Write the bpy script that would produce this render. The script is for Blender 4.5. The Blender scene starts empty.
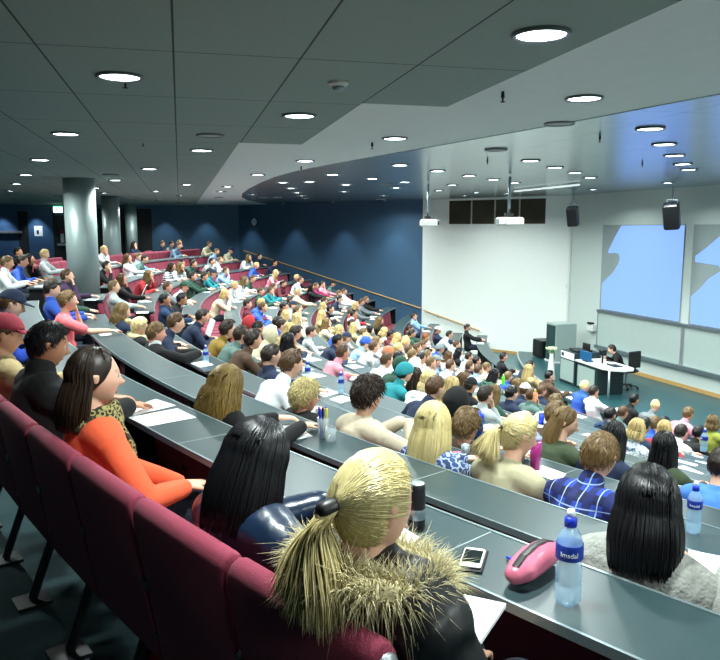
EXPO = 0.5
import bpy, math, random
import numpy as np
from mathutils import Vector, Matrix, Euler
random.seed(7); np.random.seed(7)
D = bpy.data
COL = bpy.context.scene.collection
PI = math.pi
rad = math.radians

# ------------------------------------------------------------------ hall plan
CX, CY = 20.8, 20.8            # centre of the seating arcs
def R(i): return 28.47 - .88*i                     # chair-back radius of a row
def TT(i): return R(i) - (.12 if i > 0 else 0)
def LV(i): return -.236*max(min(i, 11), 0)         # floor level of a row
def P(r, th, z=0.): a = rad(th); return Vector((CX - r*math.cos(a), CY - r*math.sin(a), z))
def AE(a, e, z=0.): return Vector((.971*a - .238*e, .238*a + .971*e, z))
FLOOR = -2.6; STAGE = -2.4; CEIL = 2.75

# ------------------------------------------------------------------ materials
def srgb(h):
    if isinstance(h, str):
        h = [int(h[i:i+2], 16)/255 for i in (0, 2, 4)]
    return tuple(((c/12.92) if c <= .04045 else ((c+.055)/1.055)**2.4) for c in h) + (1,)
class NT:
    def __init__(s, name):
        s.m = D.materials.new(name); s.m.use_nodes = True
        s.n = s.m.node_tree.nodes; s.l = s.m.node_tree.links
        s.b = s.n['Principled BSDF']
    def new(s, t, **k):
        n = s.n.new(t)
        for a, v in k.items(): setattr(n, a, v)
        return n
    def link(s, a, b): s.l.new(a, b)
def mat(name, col, rough=.6, metal=0, noise=0, amt=.25, bump=0, bscale=None, spec=.5, sheen=0, trans=0, emit=None, estr=0, stretch=None, alpha=None, ior=None):
    t = NT(name); b = t.b
    c = srgb(col)
    b.inputs['Base Color'].default_value = c; b.inputs['Roughness'].default_value = rough
    b.inputs['Metallic'].default_value = metal; b.inputs['Specular IOR Level'].default_value = spec
    b.inputs['Sheen Weight'].default_value = sheen; b.inputs['Transmission Weight'].default_value = trans
    if alpha: b.inputs['Alpha'].default_value = alpha
    if ior: b.inputs['IOR'].default_value = ior
    if emit: b.inputs['Emission Color'].default_value = srgb(emit); b.inputs['Emission Strength'].default_value = estr
    if noise or bump:
        tc = t.new('ShaderNodeTexCoord'); mp = t.new('ShaderNodeMapping'); t.link(tc.outputs['Object'], mp.inputs[0])
        if stretch: mp.inputs['Scale'].default_value = stretch
    if noise:
        nz = t.new('ShaderNodeTexNoise'); nz.inputs['Scale'].default_value = noise; nz.inputs['Detail'].default_value = 4
        t.link(mp.outputs[0], nz.inputs['Vector'])
        mx = t.new('ShaderNodeMix', data_type='RGBA'); t.link(nz.outputs[0], mx.inputs[0])
        mx.inputs[6].default_value = tuple(x*(1-amt) for x in c[:3]) + (1,)
        mx.inputs[7].default_value = tuple(min(1, x*(1+amt)) for x in c[:3]) + (1,)
        t.link(mx.outputs[2], b.inputs['Base Color'])
    if bump:
        n2 = t.new('ShaderNodeTexNoise'); n2.inputs['Scale'].default_value = bscale or noise or 20
        t.link(mp.outputs[0], n2.inputs['Vector'])
        bp = t.new('ShaderNodeBump'); bp.inputs['Strength'].default_value = bump; bp.inputs['Distance'].default_value = .01
        t.link(n2.outputs[0], bp.inputs['Height']); t.link(bp.outputs[0], b.inputs['Normal'])
    return t.m
M = {}
M['desk'] = mat('desk_laminate', '2f4245', .34, noise=60, amt=.08)
M['deskline'] = mat('desk_joint_line', '9aa8a8', .5, noise=40, amt=.1)
M['deskedge'] = mat('desk_edge_strip', '8fa0a4', .3, metal=.6, noise=40, amt=.1)
M['black'] = mat('black_metal', '0b0d0f', .45, noise=30, amt=.2)
M['blackplastic'] = mat('black_plastic', '101114', .4, noise=30, amt=.2)
M['chair'] = mat('maroon_fabric', '862a42', .85, noise=220, amt=.2, bump=.3, bscale=400, sheen=.05)
M['silver'] = mat('silver_metal', 'b9bfc4', .35, metal=.7, noise=30, amt=.1)
M['carpet'] = mat('dark_teal_carpet', '123034', .95, noise=90, amt=.35, bump=.5, bscale=300)
M['carpetlow'] = mat('grey_teal_floor', '486a6c', .45, noise=12, amt=.12, bump=.05)
M['stage'] = mat('stage_floor', '22494c', .35, noise=8, amt=.25, bump=.05)
M['bluewall'] = mat('blue_wall_paint', '3d5f7c', .6, noise=14, amt=.1, bump=.1, bscale=60)
M['doorblue'] = mat('blue_grey_door', '37567a', .5, noise=14, amt=.1, stretch=(8, 8, .4))
M['darkwall'] = mat('near_black_wall', '10181c', .6, noise=14, amt=.2)
M['whitewall'] = mat('white_wall_paint', 'eaf0ea', .7, noise=10, amt=.03, bump=.05, bscale=80)
M['frontwall'] = mat('front_wall_paint', 'c3cfca', .7, noise=10, amt=.03, bump=.05, bscale=80)
M['oak'] = mat('oak_wood', 'b8925a', .45, noise=20, amt=.25, stretch=(1, 1, 6))
M['whiteboard'] = mat('whiteboard_enamel', 'aebdb8', .18, noise=5, amt=.04)
M['alu'] = mat('aluminium', '8b9aa0', .35, metal=.7, noise=30, amt=.1)
M['panelbrown'] = mat('brown_glazing', '3b3a2c', .2, noise=2.0, amt=.4)
M['panelmullion'] = mat('panel_mullion', 'b4b39c', .5, noise=30, amt=.1)
M['column'] = mat('silver_grey_column_paint', '8fa09f', .42, metal=.3, noise=10, amt=.05)
M['whiteplastic'] = mat('white_plastic', 'd8dcd8', .4, noise=30, amt=.05)
M['bandceil'] = mat('white_plaster_ceiling', 'e8f1ee', .8, noise=8, amt=.04)
M['lampwhite'] = mat('lamp_diffuser', 'ffffff', .5, emit='eaf6ff', estr=14, noise=20, amt=.02)
M['lampoff'] = mat('lamp_cover_unlit', 'a5b1ac', .5, noise=20, amt=.04)
M['lampring'] = mat('lamp_ring', '6c7779', .4, noise=20, amt=.08)
M['tube'] = mat('tube_light', 'ffffff', .5, emit='f2ffff', estr=.5, noise=20, amt=.02)
M['exit'] = mat('exit_sign_green', '1aa562', .5, emit='35e08a', estr=2.2, noise=20, amt=.02)
M['exitw'] = mat('exit_sign_white', 'ffffff', .5, emit='e8fff4', estr=3, noise=20, amt=.02)
M['paper'] = mat('white_paper', 'eef1f4', .8, noise=14, amt=.04)
M['ink'] = mat('printed_ink', '9aa3ad', .8, noise=30, amt=.1)
M['greenpaper'] = mat('green_paper', 'a9e88f', .8, noise=14, amt=.1)
M['screenlight'] = mat('projected_picture', '4a629a', .9, emit='86aeff', estr=.78, noise=1.2, amt=.08)
M['screengrey'] = mat('projected_grey', '8f9c9c', .9, emit='7f9690', estr=.02, noise=3, amt=.08)
M['grey_panel'] = mat('grey_cabinet_panel', '98a8a2', .5, noise=20, amt=.05)
M['cabdark'] = mat('dark_cabinet', '15282c', .45, noise=20, amt=.1)
M['bluescreen'] = mat('blue_monitor', '164a70', .3, noise=6, amt=.2, emit='1c5a88', estr=.25)
M['glassgrey'] = mat('cabinet_glass', '324a4a', .12, noise=6, amt=.1)
M['petal'] = mat('pale_green_petals', 'c9dcab', .8, noise=30, amt=.2)
M['water'] = mat('bottle_plastic', 'a8d4f0', .12, noise=20, amt=.05, alpha=.44)
M['clearplastic'] = mat('clear_plastic', 'c4d0d4', .1, noise=20, amt=.05, alpha=.35)
M['bluecap'] = mat('blue_bottle_cap', '1838c8', .4, noise=20, amt=.08)
M['bluelabel'] = mat('blue_bottle_label', '12349a', .5, noise=20, amt=.2)
M['labelwhite'] = mat('label_white', 'e8eef8', .6, noise=20, amt=.05)
M['pinkvinyl'] = mat('pink_vinyl', 'cf6c86', .35, noise=20, amt=.08, bump=.3, bscale=25)
M['orangebag'] = mat('orange_fabric', 'b8301c', .8, noise=60, amt=.2, bump=.3)
M['pinkbottle'] = mat('pink_bottle', 'c83a98', .15, trans=.5, noise=20, amt=.1)
M['blueglass'] = mat('blue_tumbler', '1f6fc8', .15, trans=.3, noise=20, amt=.1)
M['greenp'] = mat('green_plastic', '5ad820', .3, noise=20, amt=.1)
M['orangep'] = mat('orange_drink', 'f0a070', .2, noise=20, amt=.1)
M['yellow'] = mat('yellow_plastic', 'd8d020', .4, noise=20, amt=.1)
M['purple'] = mat('purple_plastic', '4a2a90', .4, noise=20, amt=.1)
M['phonescreen'] = mat('phone_screen', '10181c', .1, noise=10, amt=.1)
M['shoe'] = mat('dark_shoe_leather', '17181a', .5, noise=40, amt=.2)
M['trousers'] = mat('dark_denim', '1b2433', .9, noise=80, amt=.25, bump=.3, bscale=120)
M['eye'] = mat('eye_white', 'd8d4cc', .2, noise=20, amt=.03)
M['iris'] = mat('eye_iris', '2a1e16', .1, noise=20, amt=.2)

def skin(name, col):
    t = NT(name); b = t.b
    tc = t.new('ShaderNodeTexCoord'); nz = t.new('ShaderNodeTexNoise'); nz.inputs['Scale'].default_value = 9
    t.link(tc.outputs['Object'], nz.inputs[0])
    mx = t.new('ShaderNodeMix', data_type='RGBA'); c = srgb(col)
    mx.inputs[6].default_value = (c[0]*.88, c[1]*.8, c[2]*.78, 1); mx.inputs[7].default_value = (min(1, c[0]*1.08), c[1]*1.06, c[2]*1.06, 1)
    t.link(nz.outputs[0], mx.inputs[0]); t.link(mx.outputs[2], b.inputs['Base Color'])
    b.inputs['Roughness'].default_value = .5
    return t.m
SK = [skin('skin_fair', 'e0b49a'), skin('skin_light', 'd8a486'), skin('skin_rosy', 'e2a890')]
SKT = skin('skin_tan', 'bd8866')

def hairmat(name, dark, light, rough=.42):
    t = NT(name); b = t.b
    g = t.new('ShaderNodeNewGeometry')
    tc = t.new('ShaderNodeTexCoord'); mp = t.new('ShaderNodeMapping'); mp.inputs['Scale'].default_value = (30, 30, 5)
    nz = t.new('ShaderNodeTexNoise'); nz.inputs['Scale'].default_value = 3; nz.inputs['Detail'].default_value = 3
    t.link(tc.outputs['Object'], mp.inputs[0]); t.link(mp.outputs[0], nz.inputs['Vector'])
    ad = t.new('ShaderNodeMath', operation='ADD'); t.link(g.outputs['Random Per Island'], ad.inputs[0])
    ml = t.new('ShaderNodeMath', operation='MULTIPLY'); ml.inputs[1].default_value = .5
    t.link(nz.outputs[0], ad.inputs[1]); t.link(ad.outputs[0], ml.inputs[0])
    mx = t.new('ShaderNodeMix', data_type='RGBA'); t.link(ml.outputs[0], mx.inputs[0])
    mx.inputs[6].default_value = srgb(dark); mx.inputs[7].default_value = srgb(light)
    t.link(mx.outputs[2], b.inputs['Base Color']); b.inputs['Roughness'].default_value = rough
    b.inputs['Specular IOR Level'].default_value = .35
    return t.m
H = dict(bk=hairmat('hair_black', '050506', '15161a', .33), db=hairmat('hair_dark_brown', '17110c', '3a2a1e'),
         br=hairmat('hair_brown', '3a2716', '6b4c2e'), lb=hairmat('hair_light_brown', '4e3a22', '8c7248'),
         bl=hairmat('hair_blond', '9c8048', 'dcc890'), pb=hairmat('hair_pale_blond', 'c0a868', 'f2e4b4'),
         gold=hairmat('hair_ash_blond', '9c864c', 'ece0a8'),
         wavy=hairmat('hair_brown_blond', '2c1e10', 'a08444'),
         rd=hairmat('hair_ginger', '6a3216', 'a8602c'), fur=hairmat('fur_cream', 'b0a070', 'f0e8c0', .8))
HN = dict(bk='black', db='dark brown', br='brown', lb='light brown', bl='blond', pb='pale blond', rd='ginger')
FAB = {}
def fab(k, col, amt=.2, rough=.9, bump=.35):
    FAB[k] = mat('fabric_' + k, col, rough, noise=7, amt=amt, bump=bump, bscale=16)
for k, c in dict(tan='a8946a', white='dfe4e6', navy='16243f', grey='6d7478', black='08090b', bluegrey='5c7890', lightblue='8fb4d8',
                 greygreen='55706a', red='a82a30', cream='cfc8a8', blue='2a52b0', lightgrey='a4acac', green='24483a', teal='1a7f88',
                 pink='d890a0', maroon='5a1a26', magenta='8a2050', navyblue='1a3658', mustard='7d6422', purple='3f2a48',
                 brown='4a3626', olive='38452e', darkred='8a2636', yellowgreen='8a9038', ginger='a86a4a', salmon='f07078',
                 orange='f0603a', lightpink='e86a78', beige='c4b8a0', sage='a8a284', royal='1a3ca0', sky='4a80d8').items():
    fab(k, c)
def voro(name, cols, scale, rough=.85):
    t = NT(name); tc = t.new('ShaderNodeTexCoord'); v = t.new('ShaderNodeTexVoronoi'); v.inputs['Scale'].default_value = scale
    t.link(tc.outputs['Object'], v.inputs['Vector']); cr = t.new('ShaderNodeValToRGB'); cr.color_ramp.interpolation = 'CONSTANT'
    e = cr.color_ramp.elements
    while len(e) < len(cols): e.new(.5)
    for i, (p, c) in enumerate(cols): e[i].position = p; e[i].color = srgb(c)
    t.link(v.outputs['Distance'], cr.inputs[0]); t.link(cr.outputs[0], t.b.inputs['Base Color']); t.b.inputs['Roughness'].default_value = rough
    return t.m
FAB['patterned'] = voro('fabric_patterned', [(0, '8a98a8'), (.35, 'd8dcdc'), (.6, '6a88a8')], 30)
FAB['floral'] = voro('fabric_floral', [(0, '9aa4b4'), (.3, '2c4a80'), (.5, 'a8b4c8'), (.65, '28406c')], 22)
FAB['leopard'] = voro('scarf_leopard', [(0, '1a1810'), (.3, '9a9058'), (.55, '2a2818')], 42)
FAB['leather'] = mat('navy_leather', '16263c', .28, noise=10, amt=.25, bump=.5, bscale=14)
FAB['puffer'] = mat('black_shell_jacket', '080b0e', .45, noise=8, amt=.3, bump=.6, bscale=10)
FAB['knit'] = mat('grey_cable_knit', '9ea09a', .95, noise=30, amt=.12, bump=1, bscale=45)
def plaid():
    t = NT('blue_plaid'); tc = t.new('ShaderNodeTexCoord'); sp = t.new('ShaderNodeSeparateXYZ'); t.link(tc.outputs['Object'], sp.inputs[0])
    def stripes(sock, sc, lo, hi):
        m1 = t.new('ShaderNodeMath', operation='MULTIPLY'); m1.inputs[1].default_value = sc; t.link(sock, m1.inputs[0])
        m2 = t.new('ShaderNodeMath', operation='FRACT'); t.link(m1.outputs[0], m2.inputs[0])
        m3 = t.new('ShaderNodeMath', operation='COMPARE'); m3.inputs[1].default_value = (lo+hi)/2; m3.inputs[2].default_value = (hi-lo)/2
        t.link(m2.outputs[0], m3.inputs[0]); return m3.outputs[0]
    def mix(f, a, b):
        mx = t.new('ShaderNodeMix', data_type='RGBA'); t.link(f, mx.inputs[0])
        for s, v in ((6, a), (7, b)):
            if isinstance(v, str): mx.inputs[s].default_value = srgb(v)
            else: t.link(v, mx.inputs[s])
        return mx.outputs[2]
    c = mix(stripes(sp.outputs[2], 11, 0, .45), '1c3c9c', '0b1440')
    c2 = mix(stripes(sp.outputs[1], 11, 0, .45), c, '101c58')
    c3 = mix(stripes(sp.outputs[1], 11, .68, .74), c2, '9ab0d8')
    c4 = mix(stripes(sp.outputs[2], 11, .68, .74), c3, '8aa4d0')
    t.link(c4, t.b.inputs['Base Color']); t.b.inputs['Roughness'].default_value = .85
    return t.m
FAB['plaid'] = plaid()
def stripe():
    t = NT('black_white_stripes'); tc = t.new('ShaderNodeTexCoord'); w = t.new('ShaderNodeTexWave'); w.bands_direction = 'Z'; w.inputs['Scale'].default_value = 5
    t.link(tc.outputs['Object'], w.inputs[0]); cr = t.new('ShaderNodeValToRGB'); cr.color_ramp.interpolation = 'CONSTANT'
    cr.color_ramp.elements[0].color = srgb('15181c'); cr.color_ramp.elements[1].position = .5; cr.color_ramp.elements[1].color = srgb('d8dce0')
    t.link(w.outputs[0], cr.inputs[0]); t.link(cr.outputs[0], t.b.inputs['Base Color']); return t.m
FAB['striped'] = stripe()

def gridmat(name, col, line, sa, se, w, rough, metal, joint=.9, noise=0, bump=0):
    """panel joints in the hall's own directions (a across the rows, e along the front wall), in metres"""
    t = NT(name); g = t.new('ShaderNodeNewGeometry')
    outs = []
    for vec, sz, off in (((.971, .238, 0), sa, .0), ((-.238, .971, 0), se, -.06)):
        dt = t.new('ShaderNodeVectorMath', operation='DOT_PRODUCT'); dt.inputs[1].default_value = vec; t.link(g.outputs['Position'], dt.inputs[0])
        m1 = t.new('ShaderNodeMath', operation='MULTIPLY_ADD'); m1.inputs[1].default_value = 1/sz; m1.inputs[2].default_value = -off/sz + 100
        t.link(dt.outputs['Value'], m1.inputs[0])
        m2 = t.new('ShaderNodeMath', operation='PINGPONG'); m2.inputs[1].default_value = .5; t.link(m1.outputs[0], m2.inputs[0])
        m3 = t.new('ShaderNodeMath', operation='LESS_THAN'); m3.inputs[1].default_value = w/sz; t.link(m2.outputs[0], m3.inputs[0])
        outs.append(m3.outputs[0])
    mx0 = t.new('ShaderNodeMath', operation='MAXIMUM'); t.link(outs[0], mx0.inputs[0]); t.link(outs[1], mx0.inputs[1])
    mx = t.new('ShaderNodeMix', data_type='RGBA'); mx.inputs[6].default_value = srgb(col); mx.inputs[7].default_value = srgb(line)
    t.link(mx0.outputs[0], mx.inputs[0])
    nz = t.new('ShaderNodeTexNoise'); nz.inputs['Scale'].default_value = 60; t.link(g.outputs['Position'], nz.inputs['Vector'])
    hs = t.new('ShaderNodeMix', data_type='RGBA', blend_type='MULTIPLY'); hs.inputs[0].default_value = .25
    t.link(mx.outputs[2], hs.inputs[6]); t.link(nz.outputs['Color'], hs.inputs[7])
    t.link(hs.outputs[2], t.b.inputs['Base Color']); t.b.inputs['Roughness'].default_value = rough; t.b.inputs['Metallic'].default_value = metal
    return t.m
M['tileceil'] = gridmat('dark_ceiling_tiles', '98aba4', '3c4844', .735, 1.515, .006, .9, 0)
M['metalceil'] = gridmat('metal_ceiling_panels', 'b4c4c6', '647476', 1.5, .75, .008, .24, .85)

# ------------------------------------------------------------------ mesh helpers
class MB:
    def __init__(s): s.v = []; s.f = []; s.m = []
    def add(s, v, f, m=0):
        o = len(s.v); s.v += [tuple(x) for x in v]; s.f += [tuple(i+o for i in q) for q in f]; s.m += [m]*len(f); return s
    def box(s, x0, x1, y0, y1, z0, z1, m=0, M4=None, bev=0):
        if bev:
            v = []; b = bev
            for z, k in ((z0, b), (z0+b, 0), (z1-b, 0), (z1, b)):
                v += [(x0+k+b, y0+k, z), (x1-k-b, y0+k, z), (x1-k, y0+k+b, z), (x1-k, y1-k-b, z), (x1-k-b, y1-k, z), (x0+k+b, y1-k, z), (x0+k, y1-k-b, z), (x0+k, y0+k+b, z)]
            f = [tuple(range(7, -1, -1)), tuple(range(24, 32))]
            for L in range(3):
                for j in range(8): f.append((L*8+j, L*8+(j+1) % 8, L*8+8+(j+1) % 8, L*8+8+j))
        else:
            v = [(x, y, z) for z in (z0, z1) for x, y in ((x0, y0), (x1, y0), (x1, y1), (x0, y1))]
            f = [(3, 2, 1, 0), (4, 5, 6, 7), (0, 1, 5, 4), (1, 2, 6, 5), (2, 3, 7, 6), (3, 0, 4, 7)]
        if M4 is not None: v = [M4 @ Vector(p) for p in v]
        return s.add(v, f, m)
    def tube(s, pts, rr, seg=12, up=(0, 1, 0), m=0, rnd=True):
        pts = [Vector(p) for p in pts]; n = len(pts)
        rr = [(r, r) if not isinstance(r, tuple) else r for r in (rr if isinstance(rr, list) else [rr]*n)]
        T = []
        for i in range(n):
            t = pts[min(i+1, n-1)] - pts[max(i-1, 0)]; T.append(t.normalized() if t.length > 1e-9 else Vector((0, 0, 1)))
        rings = [(pts[i], rr[i], T[i]) for i in range(n)]
        if rnd:
            def ends(p, r, t, sg):
                k = min(r); return [(p + t*sg*k*o, (r[0]*q, r[1]*q), t) for o, q in ((.5, .866), (.87, .5))]
            a = ends(*rings[0], -1); b = ends(*rings[-1], 1)
            rings = [a[1], a[0]] + rings + b
        up = Vector(up); v = []
        for p, r, t in rings:
            b = up - t*up.dot(t)
            if b.length < 1e-3: b = Vector((1, 0, 0)) - t*t.x
            b.normalize(); c = t.cross(b)
            for j in range(seg):
                a = 2*PI*j/seg; v.append(p + b*(r[0]*math.cos(a)) + c*(r[1]*math.sin(a)))
        N = len(rings); f = []
        for i in range(N-1):
            for j in range(seg): f.append((i*seg+j, i*seg+(j+1) % seg, (i+1)*seg+(j+1) % seg, (i+1)*seg+j))
        f.append(tuple(range(seg-1, -1, -1))); f.append(tuple((N-1)*seg+j for j in range(seg)))
        return s.add(v, f, m)
    def lathe(s, prof, seg=20, c=(0, 0, 0), m=0):
        v = []; n = len(prof)
        for r, z in prof:
            for j in range(seg): a = 2*PI*j/seg; v.append((c[0]+r*math.cos(a), c[1]+r*math.sin(a), c[2]+z))
        f = [(i*seg+j, i*seg+(j+1) % seg, (i+1)*seg+(j+1) % seg, (i+1)*seg+j) for i in range(n-1) for j in range(seg)]
        f.append(tuple(range(seg-1, -1, -1))); f.append(tuple((n-1)*seg+j for j in range(seg)))
        return s.add(v, f, m)
    def prism(s, poly, z0, z1, m=0):
        n = len(poly); v = [(p[0], p[1], z0) for p in poly] + [(p[0], p[1], z1) for p in poly]
        f = [tuple(range(n-1, -1, -1)), tuple(range(n, 2*n))] + [(i, (i+1) % n, n+(i+1) % n, n+i) for i in range(n)]
        return s.add(v, f, m)
    def mesh(s, name, mats, smooth=False):
        me = D.meshes.new(name); me.from_pydata([tuple(p) for p in s.v], [], s.f)
        for q in (mats if isinstance(mats, (list, tuple)) else [mats]): me.materials.append(q)
        if len(set(s.m)) > 1: me.polygons.foreach_set('material_index', s.m)
        if smooth: me.polygons.foreach_set('use_smooth', [True]*len(s.f))
        me.update(); return me
def obj(name, me, parent=None, loc=None, rotz=None, **props):
    o = D.objects.new(name, me); COL.objects.link(o)
    if parent: o.parent = parent
    if loc is not None: o.location = loc
    if rotz is not None: o.rotation_euler = (0, 0, rotz)
    for k, v in props.items():
        if v: o[k] = v
    return o
def thing(name, label, cat, loc=(0, 0, 0), rotz=0, group=None): return obj(name, None, None, loc, rotz, label=label, category=cat, group=group)
def struct(name, mb, mats, smooth=False): return obj(name, mb.mesh(name, mats, smooth), kind='structure')
def copymesh(name, me, parent=None, loc=None, rotz=None, **props): return obj(name, me, parent, loc, rotz, **props)
def dup(root, loc, rotz, **props):
    r = root.copy(); COL.objects.link(r); r.location = loc; r.rotation_euler = (0, 0, rotz)
    for k, v in props.items(): r[k] = v
    def kids(a, b):
        for ch in list(a.children):
            c = ch.copy(); COL.objects.link(c); c.parent = b; kids(ch, c)
    kids(root, r); return r
def remesh(mb, name, voxel, mats, smooth_it=3):
    me = mb.mesh('tmp', []); o = D.objects.new('tmp', me); COL.objects.link(o)
    r = o.modifiers.new('r', 'REMESH'); r.mode = 'VOXEL'; r.voxel_size = voxel; r.use_smooth_shade = True
    if smooth_it:
        sm = o.modifiers.new('s', 'SMOOTH'); sm.iterations = smooth_it; sm.factor = .5
    dg = bpy.context.evaluated_depsgraph_get(); dg.update()
    out = D.meshes.new_from_object(o.evaluated_get(dg)); out.name = name
    D.objects.remove(o); D.meshes.remove(me)
    out.materials.clear()
    for m_ in (mats if isinstance(mats, (list, tuple)) else [mats]): out.materials.append(m_)
    out.polygons.foreach_set('use_smooth', [True]*len(out.polygons))
    return out
ORD = {1: '1st', 2: '2nd', 3: '3rd'}
def nth(n):
    return ORD.get(n, '%dth' % n) if not 20 < n < 100 or n % 10 not in (1, 2, 3) else '%d%s' % (n, ['st', 'nd', 'rd'][n % 10-1])
# ------------------------------------------------------------------ room shell
def wall_box(p, q, z0, z1, th, side=1):
    p = Vector((p[0], p[1], 0)); q = Vector((q[0], q[1], 0)); d = (q-p).normalized(); n = Vector((-d.y, d.x, 0))*side*th
    return MB().prism([p, q, q+n, p+n] if side < 0 else [p, p+n, q+n, q][::-1] if False else [p, q, q+n, p+n], z0, z1)
K_front = Vector((6.81, 23.85)); K_far = Vector((-5.6, 34.1))
K_seam = K_front.lerp(K_far, .36)
K_farl = AE(-9.6, 34.45).to_2d(); K_rear = AE(-9.6, -5.).to_2d(); K_near = AE(2.3, -5.).to_2d(); K_nf = AE(13.1, 10.65).to_2d()
def wall(name, p, q, m, z1=CEIL+.1, z0=-2.75, th=.25):
    return struct(name, wall_box(p, q, z0, z1, th, -1 if False else 1), M[m])
wall('wall_front', K_nf, K_front, 'frontwall', th=-.25)
wall('wall_side', K_front, K_seam, 'whitewall', th=-.25)
wall('wall_side', K_seam, K_far, 'bluewall', th=-.25)
wall('wall_far', K_far, K_farl, 'bluewall', th=-.25)
wall('wall_rear', K_farl, K_rear, 'bluewall', th=-.25)
wall('wall_rear', K_rear, K_near, 'bluewall', th=-.25)
wall('wall_near', K_near, K_nf, 'frontwall', th=-.25)
# tiered floor
def sector(mb, r0, r1, a0, a1, z, z0=None, n=60):
    """solid annular sector r0<r1 with its top at z"""
    z0 = z-.3 if z0 is None else z0
    v = []
    for k in range(n+1):
        th = a0+(a1-a0)*k/n
        for r in (r0, r1):
            for zz in (z0, z): p = P(r, th, zz); v.append(p)
    f = []
    for k in range(n):
        a = 4*k; b = a+4
        f += [(a+1, a+3, b+3, b+1), (a, b, b+2, a+2), (a, a+1, b+1, b), (a+2, b+2, b+3, a+3)]
    f += [(0, 2, 3, 1), (4*n, 4*n+1, 4*n+3, 4*n+2)]
    return mb.add(v, f)
mb = MB(); sector(mb, 28.37, 46, -45, 88, 0, -2.9)
for i in range(1, 11): sector(mb, R(i)-.10, R(i-1)-.10, -45, 88, LV(i), -2.9)
struct('floor', mb, M['carpet'])
mb = MB(); sector(mb, 3, R(10)-.10, -60, 100, FLOOR, -2.9); struct('floor', mb, M['carpetlow'])
# stage platform
mb = MB(); n = 60; v = []
ths = [-13.5 + (46.5+13.5)*k/n for k in range(n+1)]
poly = [P(15.85, t) for t in ths] + [K_nf.to_3d(), K_front.to_3d() + Vector((0, 0, 0))]
mb.prism([(p.x, p.y) for p in poly][::-1], FLOOR, STAGE); struct('floor', mb, M['stage'])
mb = MB(); sector(mb, 15.84, 15.89, -13, 45, STAGE+.004, STAGE-.05); struct('trim_1', mb, M['silver'])
# ceilings
struct('ceiling', MB().prism([AE(-10, -6).to_2d(), AE(15, -6).to_2d(), AE(15, 36).to_2d(), AE(-10, 36).to_2d()], CEIL+.05, CEIL+.25), M['bandceil'])
pl = [(-9.9, -5.5), (4.45, -5.5), (4.45, -3.1), (3.7, -3.1), (3.7, -.1), (2.95, -.1), (2.95, 2.93), (2.2, 2.93), (2.2, 5.93), (1.47, 5.93), (1.47, 8.96), (.72, 8.96), (.72, 35), (-9.9, 35)]
struct('ceiling', MB().prism([AE(*p).to_2d() for p in pl], CEIL, CEIL+.05), M['tileceil'])
ed = [(8.2, -5.5), (6.6, -2), (5.1, 2), (4.17, 5.11), (3.84, 6.7), (3.3, 8.9), (2.72, 11.1), (2.15, 13.6), (1.93, 15.5), (1.87, 17.5), (1.84, 20), (1.9, 22.9), (2.1, 25.5), (2.5, 28), (3.3, 31), (4.3, 34)]
struct('ceiling', MB().prism([AE(*p).to_2d() for p in ed] + [AE(15, 34).to_2d(), AE(15, -5.5).to_2d()][::1], CEIL+.04, CEIL+.05), M['metalceil'])
# baseboards
def strip(name, p, q, z0, z1, off, th, m):
    p = Vector(p[:2]); q = Vector(q[:2]); d = (q-p).normalized(); nn = Vector((-d.y, d.x))
    if (Vector((0, 12))-p).dot(nn) < 0: nn = -nn
    return MB().prism([p+nn*off, q+nn*off, q+nn*(off+th), p+nn*(off+th)], z0, z1)
struct('baseboard_front', strip('b', K_nf, K_front, STAGE, STAGE+.10, 0, .02, 'oak'), M['oak'])
struct('baseboard_side', strip('b', K_front, K_front.lerp(K_far, .22), FLOOR, FLOOR+.10, 0, .02, 'oak'), M['oak'])

# ------------------------------------------------------------------ front wall frame: u from the corner, z up, depth into the room
FD = (K_nf-K_front).normalized(); FN = Vector((FD.y, -FD.x))
if (Vector((0, 12))-K_front).dot(FN) < 0: FN = -FN
FANG = math.atan2(FN.y, FN.x)
def FWp(u, z, d=0): q = K_front + FD*u + FN*d; return Vector((q.x, q.y, z))
def fwquad(mb, pts, d0, d1, m=0):
    """prism on the front wall from a (u, z) outline between two depths"""
    n = len(pts); v = [FWp(u, z, d0) for u, z in pts] + [FWp(u, z, d1) for u, z in pts]
    return mb.add(v, [tuple(range(n)), tuple(range(2*n-1, n-1, -1))] + [(i, n+i, n+(i+1) % n, (i+1) % n) for i in range(n)], m)
def R4(u0, u1, z0, z1): return [(u0, z0), (u1, z0), (u1, z1), (u0, z1)]
def SD(p, q): return (q-p).normalized()
SDv = SD(K_front, K_far); SN = Vector((-SDv.y, SDv.x))
if (Vector((0, 12))-K_front).dot(SN) < 0: SN = -SN
def SWp(u, z, d=0): q = K_front + SDv*u + SN*d; return Vector((q.x, q.y, z))
SANG = math.atan2(SN.y, SN.x)
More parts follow.
